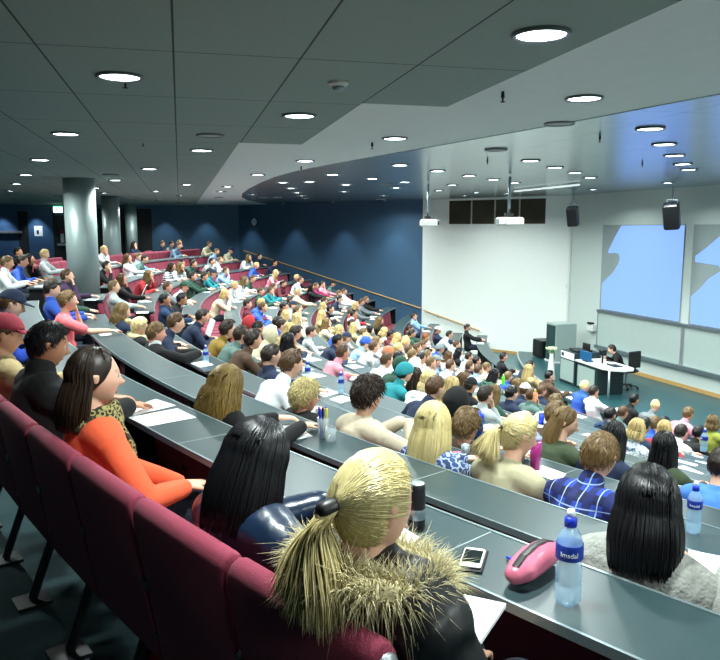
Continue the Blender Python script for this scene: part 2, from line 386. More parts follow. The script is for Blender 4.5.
# screens: the projected picture shows the lit page with two dark shapes at its near edge
def screen(u0, lab, w=3.35, shape=0):
    t = thing('projection_screen', lab, 'projection screen', FWp(u0+w/2, -.7, 0), 0, None)
    mb = MB(); fwquad(mb, R4(u0, u0+w, -.70, 1.84), .01, .02)
    o = obj('screen_surface', mb.mesh('screen_surface', M['screengrey'])); o.parent = t; o.matrix_parent_inverse = Matrix.Translation(-t.location)
    if shape == 0: pg = [(.08, -.68), (w-.03, -.68), (w-.02, 1.82), (.86, 1.82), (.60, 1.50), (.34, 1.12), (.30, 1.02), (.40, 1.0), (.62, 1.03), (.80, 1.00), (.86, .88), (.80, .70), (.58, .45), (.30, .25), (.08, .08)]
    else: pg = [(.08, -.68), (w-.03, -.68), (w-.02, 1.82), (1.30, 1.82), (.80, 1.5), (.45, 1.25), (.12, 1.05), (.12, .9), (.9, .84), (1.0, .72), (.62, .52), (.3, .2), (.06, .02)]
    mb = MB(); fwquad(mb, [(u0+a, b) for a, b in pg], .02, .026)
    o = obj('projected_page', mb.mesh('projected_page', M['screenlight'])); o.parent = t; o.matrix_parent_inverse = Matrix.Translation(-t.location)
screen(1.72, 'projected pale blue picture beside the corner of the white wall', 3.4, 0)
screen(5.42, 'projected pale blue picture further from the corner, cut by the picture edge', 3.4, 1)
def fwthing(name, lab, cat, u, z): return thing(name, lab, cat, FWp(u, z, 0))
def part(name, mb, m, parent, smooth=False):
    """world-space mesh hung under a thing"""
    o = obj(name, mb.mesh(name, m, smooth)); o.parent = parent
    pm = Matrix.Translation(parent.location) @ Euler(parent.rotation_euler).to_matrix().to_4x4()
    q = parent.parent
    if q is not None: pm = Matrix.Identity(4)
    o.matrix_parent_inverse = pm.inverted(); return o
for u0, u1, lab in ((1.72, 5.28, 'long grey-white writing board under the screen next to the corner'), (5.33, 9.0, 'grey-white writing board under the second screen, beyond the metal post')):
    t = fwthing('whiteboard', lab, 'whiteboard', (u0+u1)/2, -1.7)
    mb = MB(); fwquad(mb, R4(u0, u1, -1.80, -.76), .02, .05); part('board', mb, M['whiteboard'], t)
    mb = MB(); fwquad(mb, R4(u0-.03, u1+.02, -.78, -.71), .0, .10); part('top_rail', mb, M['alu'], t)
    mb = MB(); fwquad(mb, R4(u0-.03, u1+.02, -1.90, -1.80), .0, .14); part('pen_tray', mb, M['alu'], t)
    mb = MB(); fwquad(mb, R4(u0-.03, u0, -1.8, -.78), .0, .06); part('side_rail', mb, M['alu'], t)
t = fwthing('metal_post', 'pale metal post between the two writing boards', 'post', 5.31, -1.3); mb = MB(); fwquad(mb, R4(5.255, 5.355, -1.84, -.74), .0, .075); part('post', mb, M['silver'], t)
# pipe, wall camera
t = fwthing('cable_duct', 'thin white vertical cable duct running down the wall corner', 'duct', .08, STAGE)
mb = MB(); fwquad(mb, R4(.05, .13, STAGE, CEIL), 0, .06); part('duct', mb, M['whiteplastic'], t)
mb = MB(); fwquad(mb, R4(.02, .16, -.2, -.05), 0, .09); part('junction_box', mb, M['whiteplastic'], t)
t = fwthing('document_camera', 'small white wall-mounted device left of the whiteboard', 'camera', 1.45, -1.3)
mb = MB(); mb.box(-.02, .16, -.16, .16, -.12, .10, bev=.02); o = obj('housing', mb.mesh('housing', M['whiteplastic']), t); o.rotation_euler[2] = FANG
mb = MB(); mb.box(.05, .19, -.10, .10, .10, .16, bev=.01); o = obj('visor', mb.mesh('visor', M['blackplastic']), t); o.rotation_euler[2] = FANG
# windows of the projection room high in the white wall
wu0, wu1 = (Vector((6.17, 24.46))-K_front).length, (Vector((3.27, 26.83))-K_front).length
mb = MB()
def swquad(mb, pts, d0, d1, m=0):
    n = len(pts); v = [SWp(u, z, d0) for u, z in pts] + [SWp(u, z, d1) for u, z in pts]
    return mb.add(v, [tuple(range(n)), tuple(range(2*n-1, n-1, -1))] + [(i, n+i, n+(i+1) % n, (i+1) % n) for i in range(n)], m)
swquad(mb, R4(wu0, wu1, 1.89, 2.72), 0, .015); win = obj('window_1', mb.mesh('window_1', M['panelbrown']), kind='structure')
mb = MB()
for k in range(1, 4):
    u = wu0+(wu1-wu0)*k/4; swquad(mb, R4(u-.025, u+.025, 1.89, 2.72), .0, .03)
obj('window_frame', mb.mesh('window_frame', M['panelmullion']), win)
# handrail
def rail(p0, z0, p1, z1, lab):
    a = SWp(p0, z0, .09); b = SWp(p1, z1, .09); t = thing('handrail', lab, 'handrail', a)
    mb = MB().tube([a, b], .028, 10, (0, 0, 1)); part('rail', mb, M['oak'], t, True)
    L = (b-a).length; k = max(2, int(L/1.6))
    for j in range(k):
        q = a.lerp(b, (j+.5)/k); w = SWp((Vector(q[:2])-K_front).dot(SDv), q.z-.07, 0)
        part('bracket', MB().tube([q, q-Vector((0, 0, .06)), w], .01, 6, (0, 0, 1)), M['alu'], t)
LT_ = (K_far-K_front).length
rail(LT_-.4, .72, (Vector((2.36, 27.58))-K_front).length-.02, -1.26, 'long oak handrail sloping down the blue wall beside the stairs')
rail((Vector((2.46, 27.5))-K_front).length-.06, -1.33, (Vector((4.34, 25.95))-K_front).length, -1.88, 'short oak handrail continuing down the white wall')
# clock on the far wall
def ray_far(a, z, d=.0): return AE(a, 34.45-d, z)
ci = AE(2.2, 34.0)
t = thing('wall_clock', 'round white wall clock high on the dark blue wall', 'clock', SWp(LT_-1.1, 2.02, .03))
m4 = Matrix.Rotation(SANG, 4, 'Z') @ Matrix.Rotation(PI/2, 4, 'Y')
def rotated(mb, m4): mb.v = [tuple(m4 @ Vector(p)) for p in mb.v]; return mb
obj('case', rotated(MB().lathe([(.0, -.03), (.19, -.03), (.20, .0), (.19, .03), (.175, .03), (.17, .02), (0, .02)], 28), m4).mesh('case', M['blackplastic'], True), t)
obj('dial', rotated(MB().lathe([(0, .018), (.172, .018), (.172, .024), (0, .024)], 28), m4).mesh('dial', M['labelwhite']), t)
obj('hand', rotated(MB().box(-.1, .01, -.006, .006, .025, .028).box(-.006, .006, -.01, .08, .025, .028), m4).mesh('hand', M['blackplastic']), t)
# doors in the far wall, posters, exit sign
FY = math.atan2(.971, -.238)
def farbox(mb, a0, a1, z0, z1, d0, d1, m=0):
    q = [AE(a0, 34.45-d0), AE(a1, 34.45-d0), AE(a1, 34.45-d1), AE(a0, 34.45-d1)]
    return mb.prism([(p.x, p.y) for p in q], z0, z1, m)
for k, (a0, a1, m, b) in enumerate(((-8.9, -6.75, 'doorblue', (-8.0, -6.85, 1.58)), (-6.35, -5.35, 'doorblue', None), (-5.25, -4.2, 'darkwall', (-5.2, -4.85, 1.03)))):
    dr = obj('door_%d' % (k+1), farbox(MB(), a0, a1, 0, 2.3, 0, .05).mesh('door', M[m]), kind='structure')
    if b: obj('door_push_bar', farbox(MB(), b[0]-.0, b[1]+.25, b[2]-.05, b[2]+.05, .05, .14).mesh('push_bar', M['silver']), dr)
mb = farbox(MB(), -6.75, -6.35, 0, 2.45, 0, .06); struct('wall_far', mb, M['darkwall'])
mb = farbox(MB(), -5.35, -5.25, 0, 2.45, 0, .06); farbox(mb, -4.2, -1.2, 0, 2.6, 0, .04); struct('wall_far', mb, M['darkwall'])
t = thing('poster', 'white poster with a small dark figure on the blue door', 'poster', AE(-5.95, 34.39, 1.38))
part('sheet', farbox(MB(), -6.12, -5.78, 1.40, 1.84, .05, .056), M['paper'], t); part('picture', farbox(MB(), -6.02, -5.93, 1.48, 1.66, .056, .058), M['maroon_dot'] if 'maroon_dot' in M else M['black'], t)
t = thing('poster', 'narrow notice with a red heading on the dark wall by the push bar', 'poster', AE(-5.0, 34.39, 1.1))
part('sheet', farbox(MB(), -5.06, -4.92, 1.12, 1.5, .05, .056), M['paper'], t); part('heading', farbox(MB(), -5.06, -4.92, 1.5, 1.68, .05, .057), M['chair'], t)
t = thing('poster', 'small white notice on the dark wall between the columns', 'poster', AE(-3.2, 34.4, 1.1))
part('sheet', farbox(MB(), -3.30, -3.12, 1.2, 1.45, .04, .046), M['paper'], t)
t = thing('exit_sign', 'glowing green and white emergency exit sign hanging from the ceiling', 'exit sign', AE(-4.85, 33.2, 2.75))
def box_at(mb, a0, a1, e0, e1, z0, z1): q = [AE(a0, e0), AE(a1, e0), AE(a1, e1), AE(a0, e1)]; return mb.prism([(p.x, p.y) for p in q], z0, z1)
part('sign_body', box_at(MB(), -5.1, -4.75, 33.15, 33.2, 2.40, 2.62), M['exitw'], t)
part('sign_header', box_at(MB(), -5.1, -4.75, 33.14, 33.2, 2.62, 2.66), M['exit'], t)
part('pictogram', box_at(MB(), -5.0, -4.93, 33.135, 33.15, 2.45, 2.58), M['exit'], t)
# columns
for (x, y, r, lab) in ((-5.73, 15.15, .31, 'first'), (-7.93, 23.52, .27, 'second'), (-9.75, 31.4, .25, 'third')):
    z0 = LV(1) if lab == 'first' else 0
    o = struct('column', MB().lathe([(r, z0-.05), (r, CEIL)], 48, (x, y, 0)), M['column'], True)

# ------------------------------------------------------------------ ceiling fittings
E_LAMP = 42.
ring_me = MB().lathe([(.125, .0), (.15, .0), (.155, -.012), (.15, -.02), (.135, -.02), (.125, -.008)], 28).mesh('ring', M['lampring'], True)
disc_me = MB().lathe([(.0, -.004), (.128, -.004), (.128, -.010), (0, -.012)], 28).mesh('diffuser', M['lampwhite'])
off_me = MB().lathe([(.0, -.004), (.128, -.004), (.128, -.010), (0, -.012)], 28).mesh('cover', M['lampoff'])
ld = D.lights.new('lamp_glow', 'AREA'); ld.shape = 'DISK'; ld.size = .25; ld.energy = E_LAMP; ld.color = (.90, 1.0, .97); ld.spread = rad(150)
def downlight(x, y, z, lab, group=None, on=True):
    t = thing('ceiling_downlight', lab, 'ceiling light', (x, y, z), 0, group)
    obj('ring', ring_me, t)
    obj('diffuser' if on else 'cover', disc_me if on else off_me, t)
    if on: obj('lamp_glow', ld, t, (0, 0, -.03))
LT_tile = [(-1.59, 5.02), (0.94, 3.96), (-3.13, 7.98), (-0.54, 6.72), (-2.04, 9.65), (-4.7, 10.97), (-3.57, 12.63), (-6.3, 14.04), (-5.13, 15.59), (-7.8, 16.88), (-6.6, 18.56), (-7.31, 21.19), (-4.0, 17.15), (-5.56, 20.21), (-9.44, 20.05), (-9.44, 23.16), (-11.28, 27.43), (-7.5, 24.7), (-8.85, 30.21), (-5.54, 22.95), (-7.19, 26.45), (-7.13, 29.03), (-11.89, 25.55)]
LT_dim = [(-1.62, 8.12), (-4.7, 14.04), (2.01, 7.58), (1.81, 9.96), (0.67, 17.85)]
LT_white = [(1.82, 6.13), (0.41, 8.81), (-0.86, 11.72), (-2.02, 14.73), (-3.37, 18.89), (-4.0, 21.37), (-4.81, 25.29)]
LT_metal = [(3.05, 7.89), (3.79, 9.33), (4.52, 10.74), (5.26, 12.16), (5.87, 13.3), (2.64, 11.56), (3.36, 12.84), (4.05, 14.04), (4.76, 15.39), (0.66, 12.36), (-0.53, 14.5), (-1.76, 17.0), (-1.8, 19.38), (-1.13, 16.73), (-0.34, 17.85), (-0.46, 21.19), (0.26, 15.72), (0.93, 19.18), (1.02, 16.88), (-1.85, 21.81), (-1.88, 23.91), (-1.93, 25.99), (1.42, 13.63), (2.18, 14.87), (0.78, 23.91), (0.75, 26.93), (-3.36, 23.16), (-3.31, 25.29), (-2.83, 25.29), (2.87, 15.98), (3.57, 17.15), (3.41, 21.81), (3.37, 23.91), (4.47, 22.47), (2.24, 18.02), (2.19, 20.61)]
for nm, ls, z, txt in (('tile', LT_tile, CEIL, 'in dark tiled ceiling'), ('white', LT_white, CEIL+.05, 'in the smooth white ceiling band'), ('metal', LT_metal, CEIL+.04, 'in shiny panelled ceiling')):
    for k, (x, y) in enumerate(sorted(ls, key=lambda p: p[0]**2+p[1]**2)):
        downlight(x, y, z, 'lit round downlight %s, %s from the near end' % (txt, nth(k+1)), 'lit round ceiling downlights')
for k, (a, e) in enumerate(((.45, 2.05), (2.65, .5), (1.2, -1.2), (-2.6, 7.1), (-3.4, 10.4), (-4.2, 13.6), (-5.0, 17))):  # unseen lamps added to brighten the foreground, extending the ceiling's lamp rows
    q = AE(a, e); downlight(q.x, q.y, CEIL, 'added round downlight in dark tiled ceiling over the back aisle, %s in the row' % nth(k+1))
for k, (a, e) in enumerate(((3.95, 2.4), (4.9, -.6))):  # two more lamps out of view, added for near-side light
    q = AE(a, e); downlight(q.x, q.y, CEIL+.05, 'lit round downlight in white band beside the near wall, %s' % nth(k+1))
for k, (a, e) in enumerate(((6.4, 4.2), (7.8, 5.6), (9.3, 7.2), (10.4, 9.2), (10.9, 12), (11, 15), (10.9, 18), (8.6, 9), (9.3, 16.5))):  # extra lamps added to illuminate the front of the hall
    q = AE(a, e); downlight(q.x, q.y, CEIL+.04, 'lit round downlight in shiny ceiling near the front wall, %s' % nth(k+1))
for k, (x, y) in enumerate(LT_dim):
    downlight(x, y, CEIL if k < 2 else CEIL+.05 if k == 2 else CEIL+.04, 'unlit grey round cover in the ceiling, %s from the near end' % nth(k+1), 'unlit ceiling covers', False)
# small spots washing the walls
wl = D.lights.new('wall_wash', 'SPOT'); wl.energy = 60; wl.spot_size = rad(75); wl.spot_blend = .6; wl.color = (.75, .9, 1.0); wl.shadow_soft_size = .05
spot_me = MB().lathe([(.03, 0), (.06, 0), (.06, -.05), (.05, -.05), (.03, -.02)], 16).mesh('spot_housing', M['lampring'], True)
def washer(p, lab, e=None):
    t = thing('wall_spotlight', lab, 'spotlight', p); obj('housing', spot_me, t); l = wl
    if e: l = wl.copy(); l.energy = e
    obj('wall_wash', l, t, (0, 0, -.06))
for k, (a, d, e) in enumerate(((-7.35, .45, 110), (-6.0, .45, 110), (-.6, .5, 60), (1.2, .5, 60))):
    washer(AE(a, 34.45-d, CEIL), 'small ceiling spotlight grazing the far wall, %s from the doors' % nth(k+1), e)
for k, u in enumerate((15.2, 12.4, 9.6, 7.0)):
    washer(SWp(u, CEIL+.04, .75), 'small ceiling spotlight above the blue stair wall, %s from the far corner' % nth(k+1), 90)
for k, (x, y) in enumerate(((-1.64, 5.29), (-2.59, 8.94), (1.11, 5.87), (.15, 9.27), (-1.01, 12.8), (1.95, 11.42), (2.73, 8.53), (4.53, 11.97))):
    t = thing('sprinkler', 'tiny dark sprinkler head under the ceiling, %s from the near end' % nth(k+1), 'sprinkler', (x, y, CEIL+.06), 0, 'sprinkler heads')
    obj('head', MB().lathe([(.01, 0), (.016, -.055), (.008, -.06), (.006, -.085), (.02, -.088), (.02, -.092), (.0, -.094)], 10).mesh('head', M['black'], True), t)
t = thing('smoke_detector', 'white round smoke detector on the dark ceiling tiles', 'smoke detector', (-.15, 5.24, CEIL))
obj('base', MB().lathe([(.07, 0), (.07, -.015), (.05, -.03)], 20).mesh('base', M['whiteplastic'], True), t)
obj('sensor', MB().lathe([(.045, -.025), (.04, -.05), (.02, -.06)], 20).mesh('sensor', M['alu'], True), t)
t = thing('strip_light', 'long thin pale strip light in front of the projection room windows', 'strip light', (4.16, 20.05, CEIL))
a, b = Vector((4.16, 20.05, CEIL-.02)), Vector((5.02, 16.97, CEIL-.02))
for k in range(3):
    p, q = a.lerp(b, k/3+.01), a.lerp(b, (k+1)/3-.01); part('tube', MB().tube([p, q], .022, 8, (0, 0, 1)), M['tube'], t, True)
# projectors
def projector(x, y, z, lab, aim):
    t = thing('ceiling_projector', lab, 'projector', (x, y, CEIL), aim)
    obj('pole', MB().tube([(0, 0, 0), (0, 0, z-CEIL+.16)], .028, 12, rnd=False).mesh('pole', M['alu'], True), t)
    obj('bracket', MB().box(-.08, .08, -.05, .05, z-CEIL+.12, z-CEIL+.18, bev=.01).box(-.015, .015, -.05, .05, z-CEIL+.16, z-CEIL+.26).mesh('bracket', M['black']), t)
    obj('body', MB().box(-.18, .22, -.28, .28, z-CEIL-.06, z-CEIL+.10, bev=.03).mesh('body', M['whiteplastic']), t)
    obj('grille', MB().box(-.185, -.178, .02, .25, z-CEIL-.02, z-CEIL+.07).box(-.10, .2, .279, .284, z-CEIL-.02, z-CEIL+.06).mesh('grille', M['alu']), t)
    obj('lens', rotated(MB().lathe([(.05, 0), (.055, .04), (.04, .04), (.03, .02)], 16), Matrix.Translation((.22, -.1, z-CEIL+.03)) @ Matrix.Rotation(PI/2, 4, 'Y')).mesh('lens', M['blackplastic'], True), t)
projector(1.56, 17.0, 1.84, 'white projector on a long pole in front of the blue wall edge', rad(-5))
projector(2.94, 14.6, 1.86, 'white projector on a long pole in front of the brown windows', rad(10))
# hanging loudspeakers
def speaker(x, y, lab, s, yaw):
    t = thing('loudspeaker', lab, 'loudspeaker', (x, y, CEIL), yaw)
    obj('hanger', MB().tube([(0, 0, 0), (0, 0, -.32)], .02, 8, rnd=False).box(-.03, .03, -.12*s, .12*s, -.34, -.31).box(-.02, .02, -.13*s, -.11*s, -.45, -.31).box(-.02, .02, .11*s, .13*s, -.45, -.31).mesh('hanger', M['alu']), t)
    m4 = Matrix.Translation((0, 0, -.42-.3*s)) @ Matrix.Rotation(rad(4), 4, 'X') @ Matrix.Rotation(rad(20), 4, 'Y')
    mb = MB().box(-.17*s, .19*s, -.19*s, .19*s, -.33*s, .33*s, M4=m4, bev=.03*s); obj('cabinet', mb.mesh('cabinet', M['blackplastic']), t)
    obj('grille', MB().box(.19*s, .20*s, -.16*s, .16*s, -.29*s, .29*s, M4=m4).mesh('grille', M['black']), t)
speaker(6.05, 21.0, 'black loudspeaker hanging by the wall corner, the smaller one', .82, rad(245))
speaker(7.55, 17.9, 'black loudspeaker hanging in front of the pale blue screen, the larger one', .95, rad(240))

# ------------------------------------------------------------------ stage furniture
SA = math.atan2(.238, .971)      # +x local points to the front wall, +y along it away from the audience side
def AEt(name, lab, cat, a, e, z): return thing(name, lab, cat, AE(a, e, z), SA)
t = AEt('lectern_cabinet', 'taller desk cabinet with pale grey front and white drawer strip', 'cabinet', 10.0, 17.0, STAGE)
obj('body', MB().box(0, .75, 0, .80, 0, .88, bev=.01).mesh('body', M['cabdark']), t)
obj('door', MB().box(-.012, 0, .07, .75, .08, .64).mesh('door', M['grey_panel']), t)
dw = obj('drawer', MB().box(-.012, 0, .07, .75, .68, .86).mesh('drawer', M['labelwhite']), t); obj('control_panel', MB().box(-.018, -.011, .58, .70, .73, .82).mesh('control_panel', M['black']), dw)
t = AEt('desktop_equipment', 'black low equipment and small monitor on the taller cabinet', 'equipment', 10.2, 17.0, STAGE+.88)
obj('console', MB().box(-.1, .35, .1, .45, 0, .06, bev=.01).box(.0, .3, .42, .7, 0, .04, bev=.008).mesh('console', M['black']), t)
obj('monitor', MB().box(.2, .24, .02, .36, .06, .24, bev=.01).mesh('monitor', M['blackplastic']), t)
t = AEt('teaching_desk', 'long low desk with pale grey front panel and white top', 'desk', 10.0, 15.4, STAGE)
obj('body', MB().box(0, .75, .55, 1.55, 0, .70, bev=.01).mesh('body', M['cabdark']), t)
obj('front_panel', MB().box(-.012, 0, .66, 1.46, .07, .62).mesh('front_panel', M['grey_panel']), t)
tp = [(-.03, 1.58), (-.03, .55), (-.02, .3), (.10, .06), (.35, -.08), (.6, -.05), (.76, .15), (.78, .6), (.75, 1.58)]
obj('desk_top', MB().prism(tp[::-1], .70, .735).mesh('desk_top', M['whiteplastic']), t)
obj('leg', MB().tube([(.06, .12, .0), (.06, .12, .70)], .028, 10, rnd=False).mesh('leg', M['silver'], True), t)
t = AEt('computer_monitor', 'dark blue flat monitor lying back on the white desk top', 'monitor', 10.05, 16.15, STAGE+.735)
obj('screen', MB().box(.02, .06, .25, .78, .02, .27, bev=.008).mesh('screen', M['bluescreen']), t); obj('stand', MB().box(.0, .2, .4, .6, 0, .03).mesh('stand', M['black']), t)
t = AEt('desk_lamp', 'small black upright gadget standing beside the blue monitor', 'gadget', 10.35, 16.3, STAGE+.735)
obj('stem', MB().tube([(0, 0, 0), (0, 0, .22)], .025, 8).mesh('stem', M['black']), t); obj('head', MB().box(-.07, .07, -.08, .08, .2, .36, bev=.02).mesh('head', M['black']), t)
t = AEt('laptop', 'thin dark laptop open in front of the lecturer', 'laptop', 10.45, 15.75, STAGE+.735)
obj('keyboard_half', MB().box(-.1, .12, -.02, .32, 0, .02, bev=.004).mesh('base', M['blackplastic']), t); obj('lid', MB().box(-.12, -.10, -.02, .32, .01, .05).mesh('lid', M['blackplastic']), t)
t = AEt('equipment_tower', 'tall grey glass-fronted equipment cabinet in the stage corner', 'cabinet', 11.15, 20.15, STAGE)
obj('body', MB().box(0, .7, 0, .62, 0, 1.22, bev=.01).mesh('body', M['grey_panel']), t); obj('door', MB().box(-.015, 0, .04, .58, .06, 1.16).mesh('door', M['glassgrey']), t)
obj('plinth', MB().box(-.03, .7, -.01, .63, 0, .05).mesh('plinth', M['whiteplastic']), t)
t = AEt('subwoofer', 'black box loudspeaker on the stage beside the equipment cabinet', 'loudspeaker', 11.1, 20.95, STAGE)
obj('cabinet', MB().box(0, .55, 0, .62, .02, .58, bev=.02).mesh('cabinet', M['blackplastic']), t); obj('grille', MB().box(-.012, 0, .05, .57, .07, .53).mesh('grille', M['black']), t)
t = thing('floor_vase', 'tall white tapering vase holding pale flowers on the stage', 'vase', AE(9.85, 18.0, STAGE))
obj('vessel', MB().lathe([(.12, 0), (.125, .02), (.09, .35), (.055, .68), (.06, .72), (.05, .71), (.045, .6)], 24).mesh('vessel', M['whiteplastic'], True), t)
for k in range(11):
    a = k*2.399; rr = .02+.11*math.sqrt(k/11); mb = MB(); c = (rr*math.cos(a), rr*math.sin(a), .86-.5*rr*rr*10*.3)
    mb.tube([(c[0]*.2, c[1]*.2, .66), (c[0]*.7, c[1]*.7, .78), c], .005, 5)
    for q in range(7):
        b = q*.9; mb.tube([(c[0], c[1], c[2]-.01), (c[0]+.035*math.cos(b), c[1]+.035*math.sin(b), c[2]+.02), (c[0]+.045*math.cos(b), c[1]+.045*math.sin(b), c[2]+.05)], [.016, .022, .008], 6)
    obj('flower', mb.mesh('flower', M['petal'], True), t)
t = thing('office_chair', 'black office swivel chair behind the teaching desk', 'chair', AE(11.2, 16.5, STAGE), rad(115))
obj('seat', MB().box(-.23, .25, -.24, .24, .44, .52, bev=.04).mesh('seat', M['black']), t); obj('backrest', MB().box(-.28, -.22, -.21, .21, .58, 1.02, bev=.03).box(-.27, -.24, -.04, .04, .45, .62).mesh('backrest', M['black']), t)
obj('gas_column', MB().tube([(0, 0, .08), (0, 0, .45)], .03, 10).mesh('gas_column', M['silver'], True), t)
for k in range(5):
    a = k*2*PI/5; lg = obj('leg', MB().tube([(0, 0, .11), (.29*math.cos(a), .29*math.sin(a), .07)], [(.03, .02), (.02, .015)], 8).mesh('leg', M['black'], True), t)
    obj('caster', MB().tube([(.29*math.cos(a)-.012, .29*math.sin(a), .03), (.29*math.cos(a)+.012, .29*math.sin(a), .03)], .028, 10, (0, 0, 1)).mesh('caster', M['black'], True), lg)
# folding stair lift / ramp panel by the front of the side wall
t = thing('access_panel', 'pale grey slanted panel standing at the foot of the side wall', 'panel', (4.62, 26.1, FLOOR), SANG+PI)
obj('upright_panel', MB().box(0, .05, -.25, .25, .45, 1.15, bev=.01).mesh('upright_panel', M['grey_panel']), t)
mb = MB(); mb.add([(0, -.25, .5), (0, .25, .5), (-1.2, .25, 0), (-1.2, -.25, 0), (0, -.25, .42), (0, .25, .42), (-1.15, .25, -.0), (-1.15, -.25, -.0)], [(0, 1, 2, 3), (7, 6, 5, 4), (0, 3, 7, 4), (1, 5, 6, 2), (0, 4, 5, 1), (3, 2, 6, 7)])
obj('slanted_panel', mb.mesh('slanted_panel', M['whiteplastic']), t); obj('frame', MB().tube([(0.02, -.2, 0), (.02, -.2, .5)], .02, 8).tube([(0.02, .2, 0), (.02, .2, .5)], .02, 8).mesh('frame', M['black']), t)

# ------------------------------------------------------------------ desks and seats
def thmax(i): return 47.5 - .8*max(i, 0)
def wall_th(i):
    r = TT(i)
    for k in range(400):
        th = -5-k*.1; q = P(r, th).to_2d()
        if (q-K_front).dot(SN) < 0: return th
    return -30
def lo_th(i): return max(-18.5, wall_th(i)+math.degrees(1.5/TT(i)))
def Rr(i): return R(i) + (.27 if i == -1 else 0)
def blocks(i, desk=False):
    lo = lo_th(i); hi = thmax(i)
    if i <= -1: return [('far', lo, -6.4), ('middle', -4.5, 16.8)]
    if i == 0: return [('far', lo, 17.2), ('near', 22.2, 47.5 if desk else 43.15)]
    if i == 1: return [('far', lo, 11.2), ('middle', 14.4, 17.2), ('near', 22.2, hi)]
    if i == 2: return [('far', lo, 17.2), ('near', 22.2, hi)]
    if i == 3: return [('far', lo, 17.4), ('near', 21.8, hi)]
    return [('whole', lo, hi)]
def rowtxt(i): return 'rearmost raised' if i < 0 else '%s' % nth(i+1)
WH = {'far': 'far block', 'middle': 'short piece beside the thick column', 'near': 'near block', 'whole': 'full width'}
for i in range(-1, 13):
    L = LV(i)
    for bn, lo, hi in blocks(i, True):
        rn, rf = Rr(i)-.68, Rr(i)-1.03
        lab = ('curved grey desk of the %s row from the back, %s' % (rowtxt(i), WH[bn])) if i >= 0 else 'grey desk of the row behind all others, %s part of it' % ('far' if bn == 'far' else 'near')
        if i == 0 and bn == 'near': lab = 'front-most grey desk carrying the phone, pink case and water bottle'
        t = thing('lecture_desk', lab, 'desk', P((rn+rf)/2, (lo+hi)/2, L), 0, 'curved lecture desks')
        mb = MB(); sector(mb, rf, rn, lo, hi, L+.72, L+.692, max(8, int((hi-lo)/.5)))
        k0 = math.ceil((lo-42.15)/3.42)
        k = k0
        while 42.15+k*3.42 < hi:
            th = 42.15+k*3.42+ (i*1.3) % 3.42
            if lo < th < hi:
                a, b = P(rf+.012, th), P(rn-.004, th); d = (b-a).normalized(); nn = Vector((-d.y, d.x, 0))*.002
                mb.prism([(a-nn).to_2d(), (a+nn).to_2d(), (b+nn).to_2d(), (b-nn).to_2d()][::-1], L+.715, L+.7208, 1)
            k += 1
        part('desk_surface', mb, [M['desk'], M['deskline']], t)
        mb = MB(); sector(mb, rf-.004, rf+.008, lo, hi, L+.7225, L+.688, max(8, int((hi-lo)/.5))); sector(mb, rn-.004, rn+.006, lo, hi, L+.7205, L+.69, max(8, int((hi-lo)/.5)))
        part('edge_strip', mb, M['deskedge'] , t)
        nl = max(2, int((hi-lo)*PI/180*rn/1.65)+1)
        for q in range(nl):
            th = lo+.15+(hi-lo-.3)*q/(nl-1); a, b = P(rf+.03, th), P(rn-.05 if 0 < q < nl-1 else rn-.02, th); d = (b-a).normalized(); nn = Vector((-d.y, d.x, 0))*.015
            part('leg', MB().prism([(a-nn).to_2d(), (a+nn).to_2d(), (b+nn).to_2d(), (b-nn).to_2d()][::-1], L-.0 if i < 12 else L, L+.69), M['black'], t)
# seat
def loft_y(prof, ys, m=0):
    """profile (x,z) swept along y with an inset per station"""
    cx = sum(p[0] for p in prof)/len(prof); cz = sum(p[1] for p in prof)/len(prof); n = len(prof); v = []
    for y, k in ys: v += [(cx+(p[0]-cx)*(1-k*.12), y, cz+(p[1]-cz)*(1-k*.03)) for p in prof]
    f = [tuple(range(n)), tuple((len(ys)-1)*n+j for j in range(n-1, -1, -1))]
    for s in range(len(ys)-1):
        for j in range(n): f.append((s*n+(j+1) % n, s*n+j, (s+1)*n+j, (s+1)*n+(j+1) % n))
    return MB().add(v, f, m)
prof = [(.0, .84), (.088, .34), (.10, .325), (.135, .335), (.14, .36), (.082, .83), (.074, .87), (.058, .895), (.034, .902), (.012, .89), (.002, .868)]
back_me = loft_y(prof, [(-.264, 1), (-.258, .3), (-.245, 0), (.245, 0), (.258, .3), (.264, 1)]).mesh('backrest', M['chair'], True)
seat_me = MB().box(.13, .56, -.235, .235, .39, .455, bev=.025).mesh('seat', M['chair'])
leg_me = MB().tube([(.20, 0, .40), (.05, 0, .02)], [(.03, .02), (.03, .02)], 8, rnd=False).box(-.03, .12, -.07, .07, 0, .015).box(.15, .45, -.03, .03, .365, .39).mesh('leg', M['black'])
brk_me = MB().box(.035, .08, .235, .30, .60, .64, bev=.008).mesh('bracket', M['black'])
brk2_me = MB().box(.07, .105, .235, .30, .42, .45, bev=.008).mesh('bracket', M['black'])
cap_me = rotated(MB().lathe([(0, 0), (.028, 0), (.03, .006), (.026, .012), (0, .014)], 20), Matrix.Translation((.04, -.264, .85)) @ Matrix.Rotation(PI/2, 4, 'X')).mesh('end_cap', M['silver'], True)
def make_seat():
    t = thing('lecture_chair', 'x', 'chair', (0, 0, 0), 0, 'maroon lecture chairs')
    obj('backrest', back_me, t); obj('seat_cushion', seat_me, t); obj('leg', leg_me, t); obj('bracket', brk_me, t); obj('bracket', brk2_me, t); return t
